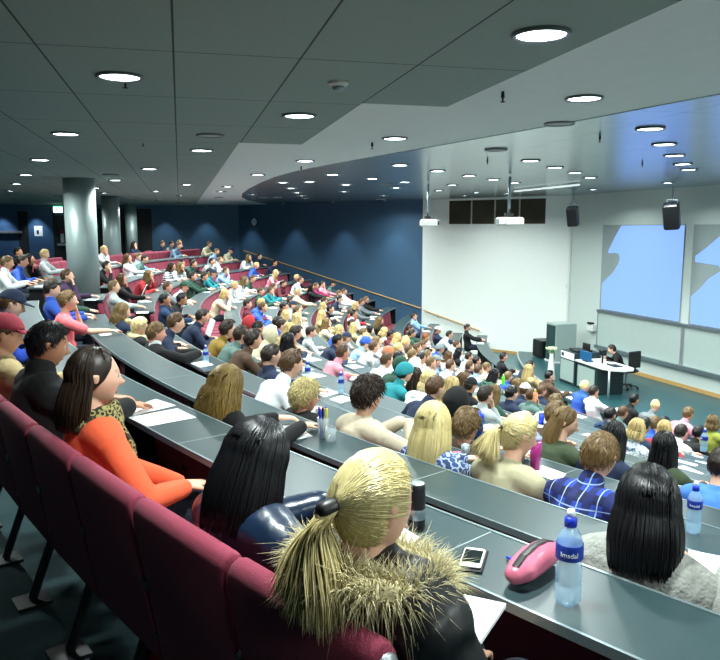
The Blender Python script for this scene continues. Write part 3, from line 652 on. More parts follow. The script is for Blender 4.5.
CROWD = """
-1 -17.4 -0.05 short lb black
-1 -15.5 0.15 short db grey
-1 -14.5 0.05 short lb navy
-1 -10.8 -0.05 long db navy
-1 5.0 -0.05 short bk black
0 -16.9 0.35 short lb cream
0 -11.8 0.35 short br bluegrey
0 0.1 0.15 short bl white
0 8.5 -0.05 short bl lightgrey
0 14.5 0.15 short db blue
0 13.2 0.15 long bk black
0 16.3 0.1 short lb white
1 -16.5 0.35 cap navy cream
1 -13.9 0.35 short lb lightblue
1 -1.1 -0.05 short lb lightblue
1 -0.1 0.35 short db greygreen
1 0.9 -0.05 long br white
1 8.4 0.35 short db black
1 16.9 0.05 short br purple
1 22.5 -0.05 short br green
1 23.5 -0.05 short db blue
2 -18.0 0.35 short db navy
2 -15.9 0.35 long lb white
2 -10.1 0.35 short lb white
2 -8.3 0.35 short db lightgrey
2 -6.3 -0.05 short bk black
2 -4.3 0.35 short db green
2 -3.3 0.05 short bk black
2 -1.1 0.35 long lb white
2 0.0 0.15 long db white
2 7.7 0.35 long lb red
2 11.9 -0.05 long br black
2 16.4 -0.05 short lb lightgrey
2 28.1 0.35 short br navy
2 34.9 0.25 short br white
3 -16.9 0.35 short bk navy
3 -12.9 0.35 short bl blue
3 -5.4 0.35 short br lightblue
3 -3.0 0.05 short bk black
3 -2.0 0.35 cap navy teal
3 0.8 0.35 short db black
3 1.8 0.05 short db green
3 9.1 0.35 cap green white
3 10.3 -0.05 short br grey
3 16.0 0.35 short bk black
3 17.0 -0.05 short bk navyblue
3 22.7 0.35 short db navy
3 26.3 0.25 messy db mustard
3 27.6 0.25 short db greygreen
3 28.6 0.35 messy db brown
3 31.6 -0.05 short db navy
4 -11.9 0.35 long bl pink
4 -5.1 0.35 short br green
4 -3.7 0.15 long br white
4 -2.6 0.35 long lb white
4 1.5 0.25 short bl lightgrey
4 7.4 0.35 bob bl cream
4 21.2 0.25 hood red red
4 22.6 0.25 short bk navy
4 24.3 0.35 hood cream cream
4 26.1 0.35 long bk brown
4 34.3 0.35 short br navy
4 35.9 -0.05 hood black black
4 39.3 0.15 long bk navy
5 -13.5 -0.05 short bl black
5 -12.0 0.35 short br white
5 -7.5 0.15 short db maroon
5 -3.9 0.15 short br teal
5 -1.1 0.25 short br teal
5 0.0 0.05 short br green
5 7.6 0.25 short bl blue
5 8.8 -0.05 short db maroon
5 9.9 0.35 short br blue
5 16.8 0.25 short db purple
5 17.9 0.35 short db blue
5 19.4 0.35 long bl tan
5 20.5 0.35 messy db navy
5 25.9 0.25 short br pink
5 30.1 0.25 beanie teal teal
5 31.4 0.25 bob pb white
5 32.5 0.25 long bl tan
5 36.2 0.25 messy lb brown
5 39.3 0.05 long bk olive
6 -15.6 0.15 cap black greygreen
6 -14.2 -0.05 short db pink
6 -12.2 -0.05 short br magenta
6 -10.8 -0.05 long bk black
6 -5.4 -0.05 short bl cream
6 1.0 0.05 short db grey
6 3.8 0.15 cap navy lightgrey
6 5.1 -0.05 short bk black
6 6.8 0.35 short br grey
6 9.8 -0.05 long bl tan
6 10.9 0.15 long bl cream
6 16.9 0.05 short db lightgrey
6 19.6 0.25 short bk navy
6 25.2 0.25 short br white
6 26.3 0.35 hood green green
6 28.8 -0.05 long db black
6 32.1 0.05 short db lightgrey
7 -13.6 -0.05 short br white
7 -11.7 -0.05 short lb white
7 -7.6 0.35 short db navy
7 -4.5 -0.05 short db lightgrey
7 -0.8 0.05 bob bl white
7 0.5 0.25 short bk black
7 4.7 0.05 long bl tan
7 9.0 0.05 long lb cream
7 12.2 0.15 bob bl blue
7 15.5 0.05 cap navy grey
7 17.0 0.25 beanie blue lightblue
7 18.4 0.25 short br white
7 20.4 0.25 beanie ginger grey
7 21.7 0.25 short bk white
7 24.0 0.15 hood white white
7 28.6 0.05 cap black black
7 30.0 0.05 long lb green
7 35.8 0.15 bob bl patterned
8 -12.67 -0.05 short lb black
8 -10.47 -0.05 short br grey
8 -7.17 -0.05 long bl grey
8 -2.37 -0.05 short br red
8 -1.17 0.05 short bk white
8 4.93 -0.05 short db green
8 6.83 -0.05 long bl tan
8 8.03 0.35 long bk grey
8 9.23 0.05 short lb white
8 12.03 -0.05 long bl tan
8 13.23 0.05 short lb white
8 15.63 0.25 short bl tan
8 17.93 0.25 short lb brown
8 19.13 0.25 short bk white
8 20.33 0.25 short lb white
8 25.13 -0.05 long br tan
8 28.23 0.05 short bk navy
8 30.13 0.25 messy lb white
8 34.23 0.35 short bk navy
9 -1.69 -0.05 long lb black
9 4.71 -0.05 bob bl cream
9 6.01 0.05 short bk maroon
9 7.31 0.15 long bl grey
9 8.61 0.35 long bl cream
9 9.91 0.15 short bl grey
9 11.81 0.35 short br navy
9 13.11 -0.05 short br cream
9 14.91 0.15 short lb cream
9 17.11 0.05 cap grey bluegrey
9 18.41 0.15 short br patterned
9 25.41 0.25 cap white navy
9 26.71 0.05 short br greygreen
9 33.51 0.25 long bl darkred
10 -11.0 -0.05 short db lightblue
10 -1.8 -0.05 short db green
10 1.2 -0.05 short db green
10 2.5 0.35 short rd black
10 7.0 -0.05 short br grey
10 8.3 0.35 beanie grey blue
10 11.8 0.15 long br white
10 15.7 0.15 short br brown
10 17.0 0.15 short br lightblue
10 18.4 0.35 long bk green
10 21.6 0.15 long lb brown
10 29.2 0.05 short bk navyblue
10 31.2 0.35 short lb blue
10 32.8 0.15 short db white
11 -6.2 -0.05 cap white navy
11 -4.1 0.35 short db white
11 2.1 0.35 short br patterned
11 6.6 0.05 long bk black
11 8.4 0.15 short db white
11 10.3 0.15 short bk navy
11 13.1 0.05 short lb cream
11 16.6 0.05 short lb blue
11 21.2 -0.05 short br navy
11 27.0 0.35 short br greygreen
11 29.7 0.35 short bk blue
11 31.7 0.35 short bk black
12 -8.57 -0.05 short db black
12 9.13 0.05 short db black
12 12.73 0.35 short db navy
12 14.73 -0.05 long bl tan
12 17.03 0.05 short bk brown
12 20.73 0.15 short pb blue
12 22.53 -0.05 short db white
12 24.93 0.35 short bk black
12 26.63 0.25 bald pb grey
12 28.93 0.35 short lb pink
12 31.03 0.05 bob lb yellowgreen
"""

seat0 = make_seat(); used = False
KEEP = {(0,'near',1),(0,'near',2),(0,'near',0),(0,'near',3),(0,'near',4),(1,'near',3),(0,'near',5),(1,'near',8),(1,'near',7),(12,'whole',8),(2,'near',4),(2,'near',11),(12,'whole',9),(2,'near',12),(12,'whole',3),(2,'near',7),(0,'far',10),(2,'far',14),(2,'far',0),(0,'far',23),(9,'whole',35),(5,'whole',42),(4,'whole',43),(4,'whole',32),(2,'near',5),(2,'far',9),(12,'whole',7),(12,'whole',26),(1,'far',15),(0,'far',18),(4,'whole',31),(3,'far',28),(3,'far',23),(2,'near',15),(2,'near',10),(12,'whole',11),(1,'far',8),(1,'far',14),(0,'far',30),(0,'far',29),(0,'far',19),(9,'whole',34),(9,'whole',33),(4,'whole',44),(4,'whole',28),(3,'near',14),(3,'far',4),(3,'far',10),(2,'near',6),(2,'far',28),(2,'far',27),(2,'far',2),(2,'far',15),(2,'far',1),(12,'whole',6),(1,'far',21),(1,'far',19),(0,'far',28),(0,'far',26),(0,'far',25),(0,'far',24),(0,'far',21),(8,'whole',30),(7,'whole',30),(6,'whole',39),(6,'whole',38),(5,'whole',45),(5,'whole',28),(4,'whole',48),(4,'whole',47),(4,'whole',34),(4,'whole',30),(4,'whole',27),(4,'whole',26),(4,'whole',24),(4,'whole',20),(3,'far',25),(3,'far',24),(3,'far',22),(3,'far',11),(2,'near',16),(2,'far',26),(2,'far',13),(1,'far',7),(1,'far',16),(1,'far',13),(0,'near',6),(0,'far',15),(-1,'middle',16),(-1,'middle',15),(7,'whole',41),(7,'whole',37),(7,'whole',32),(5,'whole',46),(5,'whole',34),(5,'whole',33),(5,'whole',32),(4,'whole',45),(4,'whole',42),(4,'whole',33),(4,'whole',25),(4,'whole',19),(3,'near',13),(3,'near',11),(3,'far',5),(3,'far',2),(3,'far',19),(3,'far',0),(2,'far',8),(2,'far',4),(2,'far',25),(2,'far',22),(2,'far',10),(11,'whole',29),(10,'whole',33),(10,'whole',30),(1,'far',9),(1,'far',24),(1,'far',22),(1,'far',17),(0,'far',7),(0,'far',11),(-1,'middle',14),(-1,'middle',10),(8,'whole',31),(8,'whole',28),(7,'whole',38),(7,'whole',36),(7,'whole',31),(7,'whole',29),(6,'whole',37),(6,'whole',31),(5,'whole',43),(5,'whole',39),(5,'whole',37),(5,'whole',36),(5,'whole',30),(5,'whole',29),(4,'whole',37),(4,'whole',29),(3,'near',15),(3,'near',10),(3,'far',6),(3,'far',3),(3,'far',27),(3,'far',21),(3,'far',16),(3,'far',13),(3,'far',12),(3,'far',1),(2,'near',3),(2,'near',13),(2,'far',3),(2,'far',11),(12,'whole',16),(12,'whole',14),(12,'whole',13),(11,'whole',28),(10,'whole',32),(1,'near',19),(1,'middle',0),(1,'far',6),(1,'far',5),(1,'far',20),(1,'far',18),(1,'far',12),(0,'far',9),(0,'far',3),(0,'far',22),(0,'far',17),(-1,'middle',9),(-1,'far',6),(-1,'far',2),(-1,'far',0),(-1,'middle',13)}
n_seat = 0
for i in range(-1, 13):
    for bn, lo, hi in blocks(i):
        p = math.degrees(.55/TT(i)); n = int((hi-lo)/p)
        for k in range(n):
            if KEEP is not None and (i, bn, k) not in KEEP: continue
            th = hi-p*(k+.5)
            if i >= 11 and (i == 12 or th > 15) and not any(abs(th-float(l.split()[1])) < .45 for l in CROWD.strip().splitlines() if l.startswith('%d ' % i)): continue
            r = TT(i) + (.27 if i == -1 else -.08 if i == 12 else .07 if i > 0 else 0)
            q = P(r, th, LV(i))
            if i == 0 and bn == 'near': lab = 'maroon padded chair of the near back row, %s from its free end' % nth(k+1)
            else: lab = 'maroon padded chair, %s row from the back, %s, %s from near end' % (rowtxt(i) if i >= 0 else 'extra', {'far': 'far block', 'middle': 'column block', 'near': 'near block', 'whole': 'full row'}[bn], nth(k+1))
            if not used: s = seat0; s.location = q; s.rotation_euler = (0, 0, rad(th)); used = True
            else: s = dup(seat0, q, rad(th))
            s['label'] = lab; n_seat += 1
            if i == 0: s.scale = (1, 1, 1.03)
            if i == 12: s.scale = (1, 1, .77)
            if i == 0 and bn == 'near' and k == 0: obj('end_cap', cap_me, s)
print('seats', n_seat)
# ------------------------------------------------------------------ people
def sstep(x): x = np.clip(x, 0, 1); return x*x*(3-2*x)
def head_pts(az, el, off=0.):
    """surface of a head (centre origin, facing +x); az, el arrays in radians"""
    ca, sa, ce, se = np.cos(az), np.sin(az), np.cos(el), np.sin(el)
    z = .118*se; x = .098*ce*ca; y = .077*ce*sa
    t = np.clip(-z/.118, 0, 1)
    x = np.where(ca > 0, .098*ca*np.power(np.clip(ce, 1e-4, 1), 1-.5*np.clip(t*1.6, 0, 1)), x)
    y = y*(1-.34*t**1.6); x = np.where(x < 0, x*(1-.42*t**1.3), x*(1-.10*t))
    x = x+np.where((x < 0) & (z > 0), -.006*(1-np.abs(z)/.118), 0)
    front = np.clip(ca, 0, 1)**2*ce
    g = lambda v, s: np.exp(-(v/s)**2)
    x = x + front*(.030*g(y, .012)*g(z+.022, .016) + .010*g(y, .009)*g(z-.004, .02) - .009*(g(y-.031, .014)+g(y+.031, .014))*g(z-.010, .013)
        + .004*g(z-.034, .012)*g(y, .05) + .005*g(y, .022)*g(z+.054, .007) + .004*g(y, .022)*g(z+.066, .006) - .003*g(y, .02)*g(z+.060, .003) + .007*g(y, .02)*g(z+.098, .014))
    p = np.stack([x, y, z], -1)
    if np.ndim(off) or off:
        nrm = np.stack([ca*ce/.098, sa*ce/.077, se/.118], -1); nrm /= np.linalg.norm(nrm, axis=-1, keepdims=True)
        p = p + nrm*np.asarray(off)[..., None]
    return p
def grid_mesh(mb, fn, na=40, ne=26):
    az = np.linspace(-PI, PI, na, endpoint=False); el = np.linspace(-PI/2+.06, PI/2-.03, ne)
    A, E = np.meshgrid(az, el); p = fn(A, E).reshape(-1, 3)
    f = [(i*na+j, i*na+(j+1) % na, (i+1)*na+(j+1) % na, (i+1)*na+j) for i in range(ne-1) for j in range(na)]
    f.append(tuple(range(na-1, -1, -1))); f.append(tuple((ne-1)*na+j for j in range(na)))
    mb.add(p, f)
def hairline(az, style='short'):
    a = np.abs((np.degrees(az)+180) % 360-180)
    if style == 'pony': return np.interp(a, [0, 35, 60, 73, 84, 98, 105, 180], [46, 42, 20, -4, 11, 11, -30, -48])
    if style in ('long', 'bob'): return np.interp(a, [0, 35, 60, 80, 110, 180], [46, 42, 14, -6, -32, -48])
    return np.interp(a, [0, 40, 62, 80, 96, 112, 180], [44, 40, 20, 2, 0, -28, -40])
def shell(mb, T, style='short', low=None, noise=0, na=48, ne=30, soft=9):
    def fn(A, E):
        h = hairline(A, style) if low is None else low(np.abs((np.degrees(A)+180) % 360-180))
        s = sstep((np.degrees(E)-h)/soft)
        n = noise*(np.sin(A*9+E*5)*np.sin(E*11+A*3)+.6*np.sin(A*23+E*17))*s
        return head_pts(A, E, -.006+(T+.006)*s+n)
    grid_mesh(mb, fn, na, ne)
def strands(mb, paths, r0, r1=.2):
    """paths: list of (n,3) arrays -> 3-sided tapered tubes"""
    for p in paths:
        p = np.asarray(p); n = len(p)
        t = np.gradient(p, axis=0); t /= (np.linalg.norm(t, axis=1, keepdims=True)+1e-9)
        up = np.array([.31, .22, .92]); b = np.cross(t, up); b /= (np.linalg.norm(b, axis=1, keepdims=True)+1e-9); c = np.cross(t, b)
        rr = r0*np.concatenate([[.5], np.ones(max(0, n-3)), [.7, r1]])[:n][:, None] if n > 3 else r0*np.linspace(1, r1, n)[:, None]
        v = []
        for k in range(3):
            a = 2*PI*k/3; v.append(p + b*rr*math.cos(a) + c*rr*math.sin(a))
        V = np.stack(v, 1).reshape(-1, 3)
        f = [(i*3+k, i*3+(k+1) % 3, i*3+3+(k+1) % 3, i*3+3+k) for i in range(n-1) for k in range(3)] + [(2, 1, 0), (3*n-3, 3*n-2, 3*n-1)]
        mb.add(V, f)
RS = np.random.RandomState
def hair_mesh(style, n=90, r=.007, L=.28, seed=3, wave=0, vol=.0, matn=None, tuck=66, pit=0):
    rs = RS(seed); mb = MB(); paths = []
    def fall(azd, el0, off, L, flare=.03, m=9):
        az = rad(azd); els = np.linspace(rad(el0), rad(-2), 6); p = head_pts(np.full(6, az), els, off)
        o = np.array([math.cos(az)*.7-.25, math.sin(az), 0]); q = p[-1]; ph = rs.rand()*6
        pts = list(p)
        for k in range(1, m+1):
            u = k/m; w = wave*math.sin(u*9+ph)
            pts.append(q + o*(flare*math.sin(u*PI*.7)+w) + np.array([-.02*u+L*u*math.sin(rad(pit))*.6, w*.7, -L*u]) - np.array([0, q[1]*.12*u, 0]))
        return np.array(pts)
    if style in ('short', 'messy'):
        T = .013 if style == 'short' else .024
        shell(mb, T, noise=.002 if style == 'short' else .005)
        for k in range(n):
            a = rs.uniform(-PI, PI); h = float(hairline(np.array(a))); e = rs.uniform(h+4, 88); d = rs.uniform(14, 30)
            es = np.radians(np.linspace(e, max(h-3, e-d), 4)); tw = rs.uniform(-.25, .25)*(2.0 if style == 'messy' else 1)
            lift = rs.uniform(.0, .008 if style == 'short' else .02)
            paths.append(head_pts(a+np.linspace(0, tw, 4), es, T-.002+np.linspace(0, lift, 4)))
        strands(mb, paths, r)
    elif style == 'bald':
        shell(mb, .003, low=lambda a: np.interp(a, [0, 70, 90, 180], [80, 60, -2, -35]))
    elif style in ('long', 'bob'):
        shell(mb, .011+vol, 'long', noise=.0012)
        if style == 'bob': L = .12
        for k in range(n):
            azd = rs.choice([-1, 1])*rs.uniform(tuck, 180); el0 = rs.uniform(5, 86) if n < 200 else rs.uniform(62, 88); off = .011+vol+rs.uniform(0, .009)
            paths.append(fall(azd, el0, off, L*rs.uniform(.8, 1.05), .022+vol))
        for k in range(n//3):       # parting and crown
            s = rs.choice([-1, 1]); az0 = s*rs.uniform(0, 60); 
            es = np.radians(np.linspace(80, rs.uniform(40, 50), 5)); az = np.radians(np.linspace(az0, s*75, 5)); paths.append(head_pts(az, es, .014+vol))
        strands(mb, paths, r)
        # inner mass of hair behind the neck
        mm = [(-.05, 0, .0), (-.056, 0, -.06), (-.056, 0, -.12), (-.07, 0, -L*.85)]
        mb.tube(mm, [(.074+vol, .05), (.076+vol, .05), (.07+vol, .045), (.04, .02)], 14)
    elif style in ('ponytail', 'bun'):
        shell(mb, .009, 'pony', noise=.0008)
        tie = np.array([-.118, 0, .01 if style == 'ponytail' else .03]); td = tie/np.linalg.norm(tie)
        for k in range(n):
            a = rs.uniform(-PI, PI); h = float(hairline(np.array(a), 'pony')); e = rs.uniform(h, min(h+35, 80)) if abs(math.degrees(a)) < 110 else h+rs.uniform(0, 25)
            s0 = head_pts(np.array([a]), np.array([rad(e)]), .0)[0]; d0 = s0/np.linalg.norm(s0); pts = []
            for u in np.linspace(0, 1, 7):
                d = d0*(1-u)+td*u; d /= np.linalg.norm(d); az = math.atan2(d[1]/.077, d[0]/.098); el = math.asin(np.clip(d[2], -1, 1))
                el = math.atan2(d[2]/.118, math.hypot(d[0]/.098, d[1]/.077))
                pts.append(head_pts(np.array([az]), np.array([el]), .0115+rs.uniform(0, .002))[0])
            paths.append(np.array(pts))
        strands(mb, paths, r*.8)
        paths = []
        if style == 'ponytail':
            for k in range(int(n*.9)):
                a = rs.uniform(0, 2*PI); q = math.sqrt(rs.rand()); ox, oy = .02*q*math.cos(a), .022*q*math.sin(a); fx, fy = rs.uniform(-.05, .02), rs.uniform(-.085, .085)
                LL = L*rs.uniform(.75, 1.05); pts = []
                for u in np.linspace(0, 1, 9):
                    pts.append(tie + np.array([-.028*math.sin(min(u*3, 1)*PI/2)+ox*(.5+u) + fx*u, oy*(.6+1.2*u)+fy*u*u+wave*math.sin(u*8+a), -LL*u*u*.35-LL*u*.65+.012*math.sin(u*PI)]))
                paths.append(np.array(pts))
            strands(mb, paths, r*1.1)
            mb.tube([tie+np.array([.01, 0, .0]), tie+np.array([-.02, 0, .003]), tie+np.array([-.045, 0, -.06]), tie+np.array([-.05, 0, -L*.75])], [(.014, .014), (.015, .014), (.022, .015), (.018, .008)], 10)
        else:
            for k in range(int(n*.5)):
                a = rs.uniform(0, 2*PI); rr = rs.uniform(.02, .036); c = tie+np.array([-.022, 0, .0])
                pts = [c+np.array([rs.uniform(-.012, .012), rr*math.cos(a+u*2.6), rr*math.sin(a+u*2.6)]) for u in np.linspace(0, 1, 6)]
                paths.append(np.array(pts))
            strands(mb, paths, r)
            mb.tube([tie+np.array([.01, 0, 0]), tie+np.array([-.045, 0, 0])], [(.03, .03), (.028, .028)], 12)
    elif style == 'cap':
        shell(mb, .018, low=lambda a: np.interp(a, [0, 180], [22, 8]), soft=5)
        v = []; 
        for k in range(13):
            a = rad(-58+116*k/12); e = .6; p0 = head_pts(np.array([a]), np.array([rad(24)]), .016)[0]
            ext = .075*math.cos(a*1.1)
            v += [tuple(p0), (p0[0]+ext, p0[1]*1.02, p0[2]-.012), tuple(p0+np.array([0, 0, -.008])), (p0[0]+ext, p0[1]*1.02, p0[2]-.018)]
        f = []
        for k in range(12): a = 4*k; b = a+4; f += [(a, a+1, b+1, b), (a+2, b+2, b+3, a+3), (a+1, a+3, b+3, b+1), (a, b, b+2, a+2)]
        f += [(0, 2, 3, 1), (48, 49, 51, 50)]
        mb.add(v, f); mb.lathe([(.0, .138), (.008, .137), (.008, .132)], 8)
    elif style == 'beanie':
        shell(mb, .022, low=lambda a: np.interp(a, [0, 70, 180], [30, 2, -14]), soft=4, noise=.0006); shell(mb, .029, low=lambda a: np.interp(a, [0, 70, 180], [30, 2, -14]), soft=2)
        mb2 = MB(); mb.v = [v for v in mb.v]
    elif style == 'hood':
        shell(mb, .034, low=lambda a: np.interp(a, [0, 45, 62, 180], [48, 40, -60, -85]), soft=5, noise=.002)
    return mb
HM = {}
def hair_proto(style):
    if style not in HM:
        base = 'short' if style in ('cap',) else None
        n = {'short': 80, 'messy': 110, 'long': 90, 'bob': 80, 'bald': 0}.get(style, 90)
        HM[style] = hair_mesh(style, n, .006, .27).mesh('hair_'+style, [M['black']], True)
        if style == 'cap' or style == 'beanie':
            mb = hair_mesh('short', 30, .006); HM[style+'_under'] = mb.mesh('hair_under', [M['black']], True)
    return HM[style]

def ik(S, W, hint, a=.275, b=.255):
    S, W = Vector(S), Vector(W); d = W-S; L = d.length
    if L > (a+b)*.985: d = d*((a+b)*.985/L); W = S+d; L = d.length
    x = (a*a-b*b+L*L)/(2*L); h = math.sqrt(max(a*a-x*x, 0)); u = d.normalized(); hv = Vector(hint); hv = (hv-u*hv.dot(u)).normalized()
    return S+u*x+hv*h, W
def hand(mb, W, d, palm_n, side, curl=.5, fr=.0085, spread=1.0):
    """wrist, direction to the fingers, palm normal (pointing out of the palm), side +1 left / -1 right"""
    W = Vector(W); d = Vector(d).normalized(); pn = Vector(palm_n); pn = (pn-d*pn.dot(d)).normalized(); lat = d.cross(pn)*side   # towards the thumb
    mb.tube([W-d*.03, W+d*.012, W+d*.05, W+d*.085], [(.026, .020), (.031, .018), (.040, .016), (.039, .013)], 12, lat)
    for k, (o, L) in enumerate(((.030, .072), (.010, .080), (-.010, .075), (-.029, .060))):
        p = W+d*.088+lat*o*spread; dd = (d+lat*o*3.5).normalized(); pts = [p-dd*.02, p]; ang = 0
        for q, ln in enumerate((.42, .32, .26)):
            ang += curl*(.35+.35*q); dv = dd*math.cos(ang)+pn*math.sin(ang); pts.append(pts[-1]+dv*L*ln)
        mb.tube(pts, [fr*1.05, fr*1.05, fr, fr*.92, fr*.8], 8, lat)
    p = W+d*.025+lat*.026; td = (d*.7+lat*.75+pn*.25).normalized(); t2 = (d*.95+lat*.2+pn*.3*curl*2).normalized()
    mb.tube([p, p+td*.035, p+td*.035+t2*.028, p+td*.035+t2*.05], [fr*1.4, fr*1.25, fr*1.05, fr*.8], 8, pn)
ARMS = dict(
    write=dict(R=(.44, -.10, .775), L=(.42, .17, .775)), clasp=dict(R=(.45, -.05, .80), L=(.45, .05, .80)),
    chin=dict(R=(.43, -.16, .775), L='chin'), rest=dict(R=(.36, -.22, .775), L=(.36, .22, .775)), lap=dict(R=(.27, -.09, .64), L=(.27, .09, .64)),
    chinR=dict(R='chin', L=(.43, .16, .775)), cross=dict(R=(.36, .10, .785), L=(.38, -.08, .79)))
class Pose: pass
def make_pose(x=.1, hh=1.13, arms='write', yaw=0, pitch=10, lean_y=0, s=1., Rt=None, Lt=None, narrow=1.):
    p = Pose(); P0 = Vector((0, 0, .55)); Hd = Vector((x, lean_y, hh)); ax = Hd-P0; k = ax.length/.64
    p.P0 = P0; p.Hd = Hd; p.k = k
    bow = Vector((-.035, 0, .0))
    p.W1 = P0+ax*.22+bow*.4; p.C1 = P0+ax*.45+bow; p.C2 = P0+ax*.60+bow*.9; p.N = P0+ax*.70+bow*.6; p.N2 = Hd+Vector((-.036, 0, -.075))
    sh = P0+ax*.605+bow*.7; w = .172*narrow
    p.S = {1: sh+Vector((.0, w, .0)), -1: sh+Vector((.0, -w, .0))}
    A = ARMS[arms]; p.E = {}; p.W = {}; p.fd = {}; p.pn = {}
    for sd, key, ov in ((1, 'L', Lt), (-1, 'R', Rt)):
        t = ov if ov is not None else A[key]
        if t == 'chin':
            t = (x+.10, lean_y+.035*sd, hh-.17); p.fd[sd] = Vector((-.15, 0, 1)); p.pn[sd] = Vector((-1, -sd*.3, 0)); hint = (0.1, sd*.5, -1)
        else:
            p.fd[sd] = Vector((.9, -sd*.38, -.05)); p.pn[sd] = Vector((0, 0, -1)); hint = (-.3, sd*.75, -.55)
        p.E[sd], p.W[sd] = ik(p.S[sd], t, hint)
    p.hd = Matrix.Translation(Hd) @ Euler((0, rad(pitch), rad(yaw)), 'XYZ').to_matrix().to_4x4()
    p.leg = {sd: [Vector((0.02, sd*.085, .52)), Vector((.40, sd*.10, .51)), Vector((.42, sd*.11, .12))] for sd in (1, -1)}
    return p
def torso(mb, p, g):
    k = p.k**.5
    mb.tube([p.P0+Vector((0, 0, -.06)), p.P0+Vector((0, 0, .04)), p.W1, p.C1, p.C2, p.N], [(.155+g, .115+g), (.165+g, .12+g), (.138*k+g, .10*k+g), (.158*k+g, .112*k+g), (.148*k+g, .098*k+g), (.062+g*.7, .060+g*.7)], 20, (0, 1, 0))
    for sd in (1, -1):
        mb.tube([p.C2+Vector((0, sd*.05, .01)), p.S[sd].lerp(p.C2, .35)+Vector((0, 0, .02)), p.S[sd]], [(.08+g, .07+g), (.072+g, .066+g), (.056+g, .056+g)], 14, (1, 0, 0))
def sleeves(mb, p, g, short=False):
    for sd in (1, -1):
        S, E, W = p.S[sd], p.E[sd], p.W[sd]
        if short: mb.tube([S, S.lerp(E, .72)], [.052+g, .047+g*1.3], 12)
        else:
            mb.tube([S, S.lerp(E, .5), E], [.050+g, .045+g, .040+g], 14); mb.tube([E, E.lerp(W, .5), E.lerp(W, .93)], [.040+g, .036+g, .029+g], 14)
def body_mb(p, fr=.0085, curl=.55, spread=1.):
    mb = MB(); torso(mb, p, -.012); mb.tube([p.N-Vector((0, 0, .03)), p.N, p.N2, p.Hd+Vector((-.03, 0, -.02))], [.064, .052, .048, .045], 14)
    for sd in (1, -1):
        S, E, W = p.S[sd], p.E[sd], p.W[sd]
        mb.tube([S, S.lerp(E, .5), E], [.046, .042, .036], 12); mb.tube([E, E.lerp(W, .35), W], [.036, .036, .026], 12)
        hand(mb, W, p.fd[sd], p.pn[sd], sd, curl, fr, spread)
        l = p.leg[sd]; mb.tube(l[:2], [.082, .058], 12); mb.tube(l[1:], [.056, .042], 12); mb.tube([l[2]+Vector((-.03, 0, -.06)), l[2]+Vector((.13, 0, -.085))], [(.036, .032), (.034, .022)], 10)
    hb = MB(); grid_mesh(hb, lambda A, E: head_pts(A, E), 64, 48)
    for sd in (1, -1):
        hb.tube([(-.012, sd*.072, -.024), (-.008, sd*.081, -.004), (-.014, sd*.085, .018), (-.02, sd*.08, .026)], [(.008, .009), (.008, .016), (.008, .018), (.006, .01)], 8, (0, 1, 0))
    mb.add([p.hd @ Vector(v) for v in hb.v], hb.f); return mb
def top_mb(p, g=.014, short=False, hood=False, collar=0, bulk=0):
    mb = MB(); torso(mb, p, g+bulk); sleeves(mb, p, g+bulk*.7, short)
    if collar: mb.tube([p.N+Vector((-.005, 0, -.02)), p.N.lerp(p.N2, .55)+Vector((-.004, 0, 0))], [.066+collar, .062+collar], 16)
    return mb
def legs_mb(p):
    mb = MB()
    mb.tube([p.P0+Vector((0, 0, -.07)), p.P0+Vector((0, 0, .03))], [(.165, .13), (.168, .13)], 16, (0, 1, 0))
    for sd in (1, -1): l = p.leg[sd]; mb.tube(l[:2], [.095, .074], 14); mb.tube([l[1], l[2]+Vector((0, 0, -.02))], [.07, .058], 12)
    return mb
def shoes_mb(p):
    mb = MB()
    for sd in (1, -1): a = p.leg[sd][2]; mb.tube([a+Vector((-.04, 0, -.062)), a+Vector((.06, 0, -.072)), a+Vector((.15, 0, -.085))], [(.042, .045), (.045, .036), (.04, .026)], 10, (0, 1, 0))
    return mb
def setmat(o, m): o.material_slots[0].link = 'OBJECT'; o.material_slots[0].material = m
# crowd prototypes
POS = {}
def proto(xl, arms):
    key = (xl, arms)
    if key in POS: return POS[key]
    x = (-.04, .07, .18, .30)[xl]; hh = 1.15-.12*max(x, 0)
    p = make_pose(x, hh, arms, 0, 14 if arms in ('write', 'rest') else 2)
    POS[key] = dict(p=p, body=remesh(body_mb(p, .010), 'body', .012, M['black'], 1), top=remesh(top_mb(p, .016, hood=False, collar=.004), 'top', .016, M['black'], 4),
        short=None, legs=None)
    return POS[key]
pp = make_pose(.1, 1.14)
LEGS = remesh(legs_mb(pp), 'trousers', .016, M['trousers'], 3); SHOES = shoes_mb(pp).mesh('shoes', M['shoe'], True)
hoodlump = MB().tube([(-.085, -.075, -.005), (-.10, 0, .0), (-.085, .075, -.005)], [(.04, .03), (.055, .045), (.04, .03)], 12)
HOODM = hoodlump.mesh('hood', [M['black']], True)
hh_order = {}
CROWDROWS = []
for l in CROWD.strip().splitlines():
    a = l.split(); CROWDROWS.append((int(a[0]), float(a[1]), float(a[2]), a[3], a[4], a[5]))
TXT = dict(lightgrey='light grey', bluegrey='blue-grey', lightblue='light blue', greygreen='grey-green', navyblue='dark blue', yellowgreen='olive-yellow', darkred='dark red',
           lightpink='pink', ginger='ginger-striped')
CAPC = dict(navy='navy', green='green', black='black', white='white', grey='grey', blue='blue', teal='teal', ginger='ginger', red='red', cream='cream')
rowcount = {}
CUR = sorted(CROWDROWS, key=lambda c: (c[0], c[1]))
rs = random.Random(5)
GARM = ['sweater', 'hoodie', 'jacket', 'shirt']
def person_root(i, th, lab, hx=None, z=None, group=None, r=None):
    rr = (TT(i)-.25 + (.27 if i == -1 else -.05 if i == 12 else 0)) if r is None else r
    return thing('person', lab, 'person', P(rr, th, LV(i)), rad(th), group)
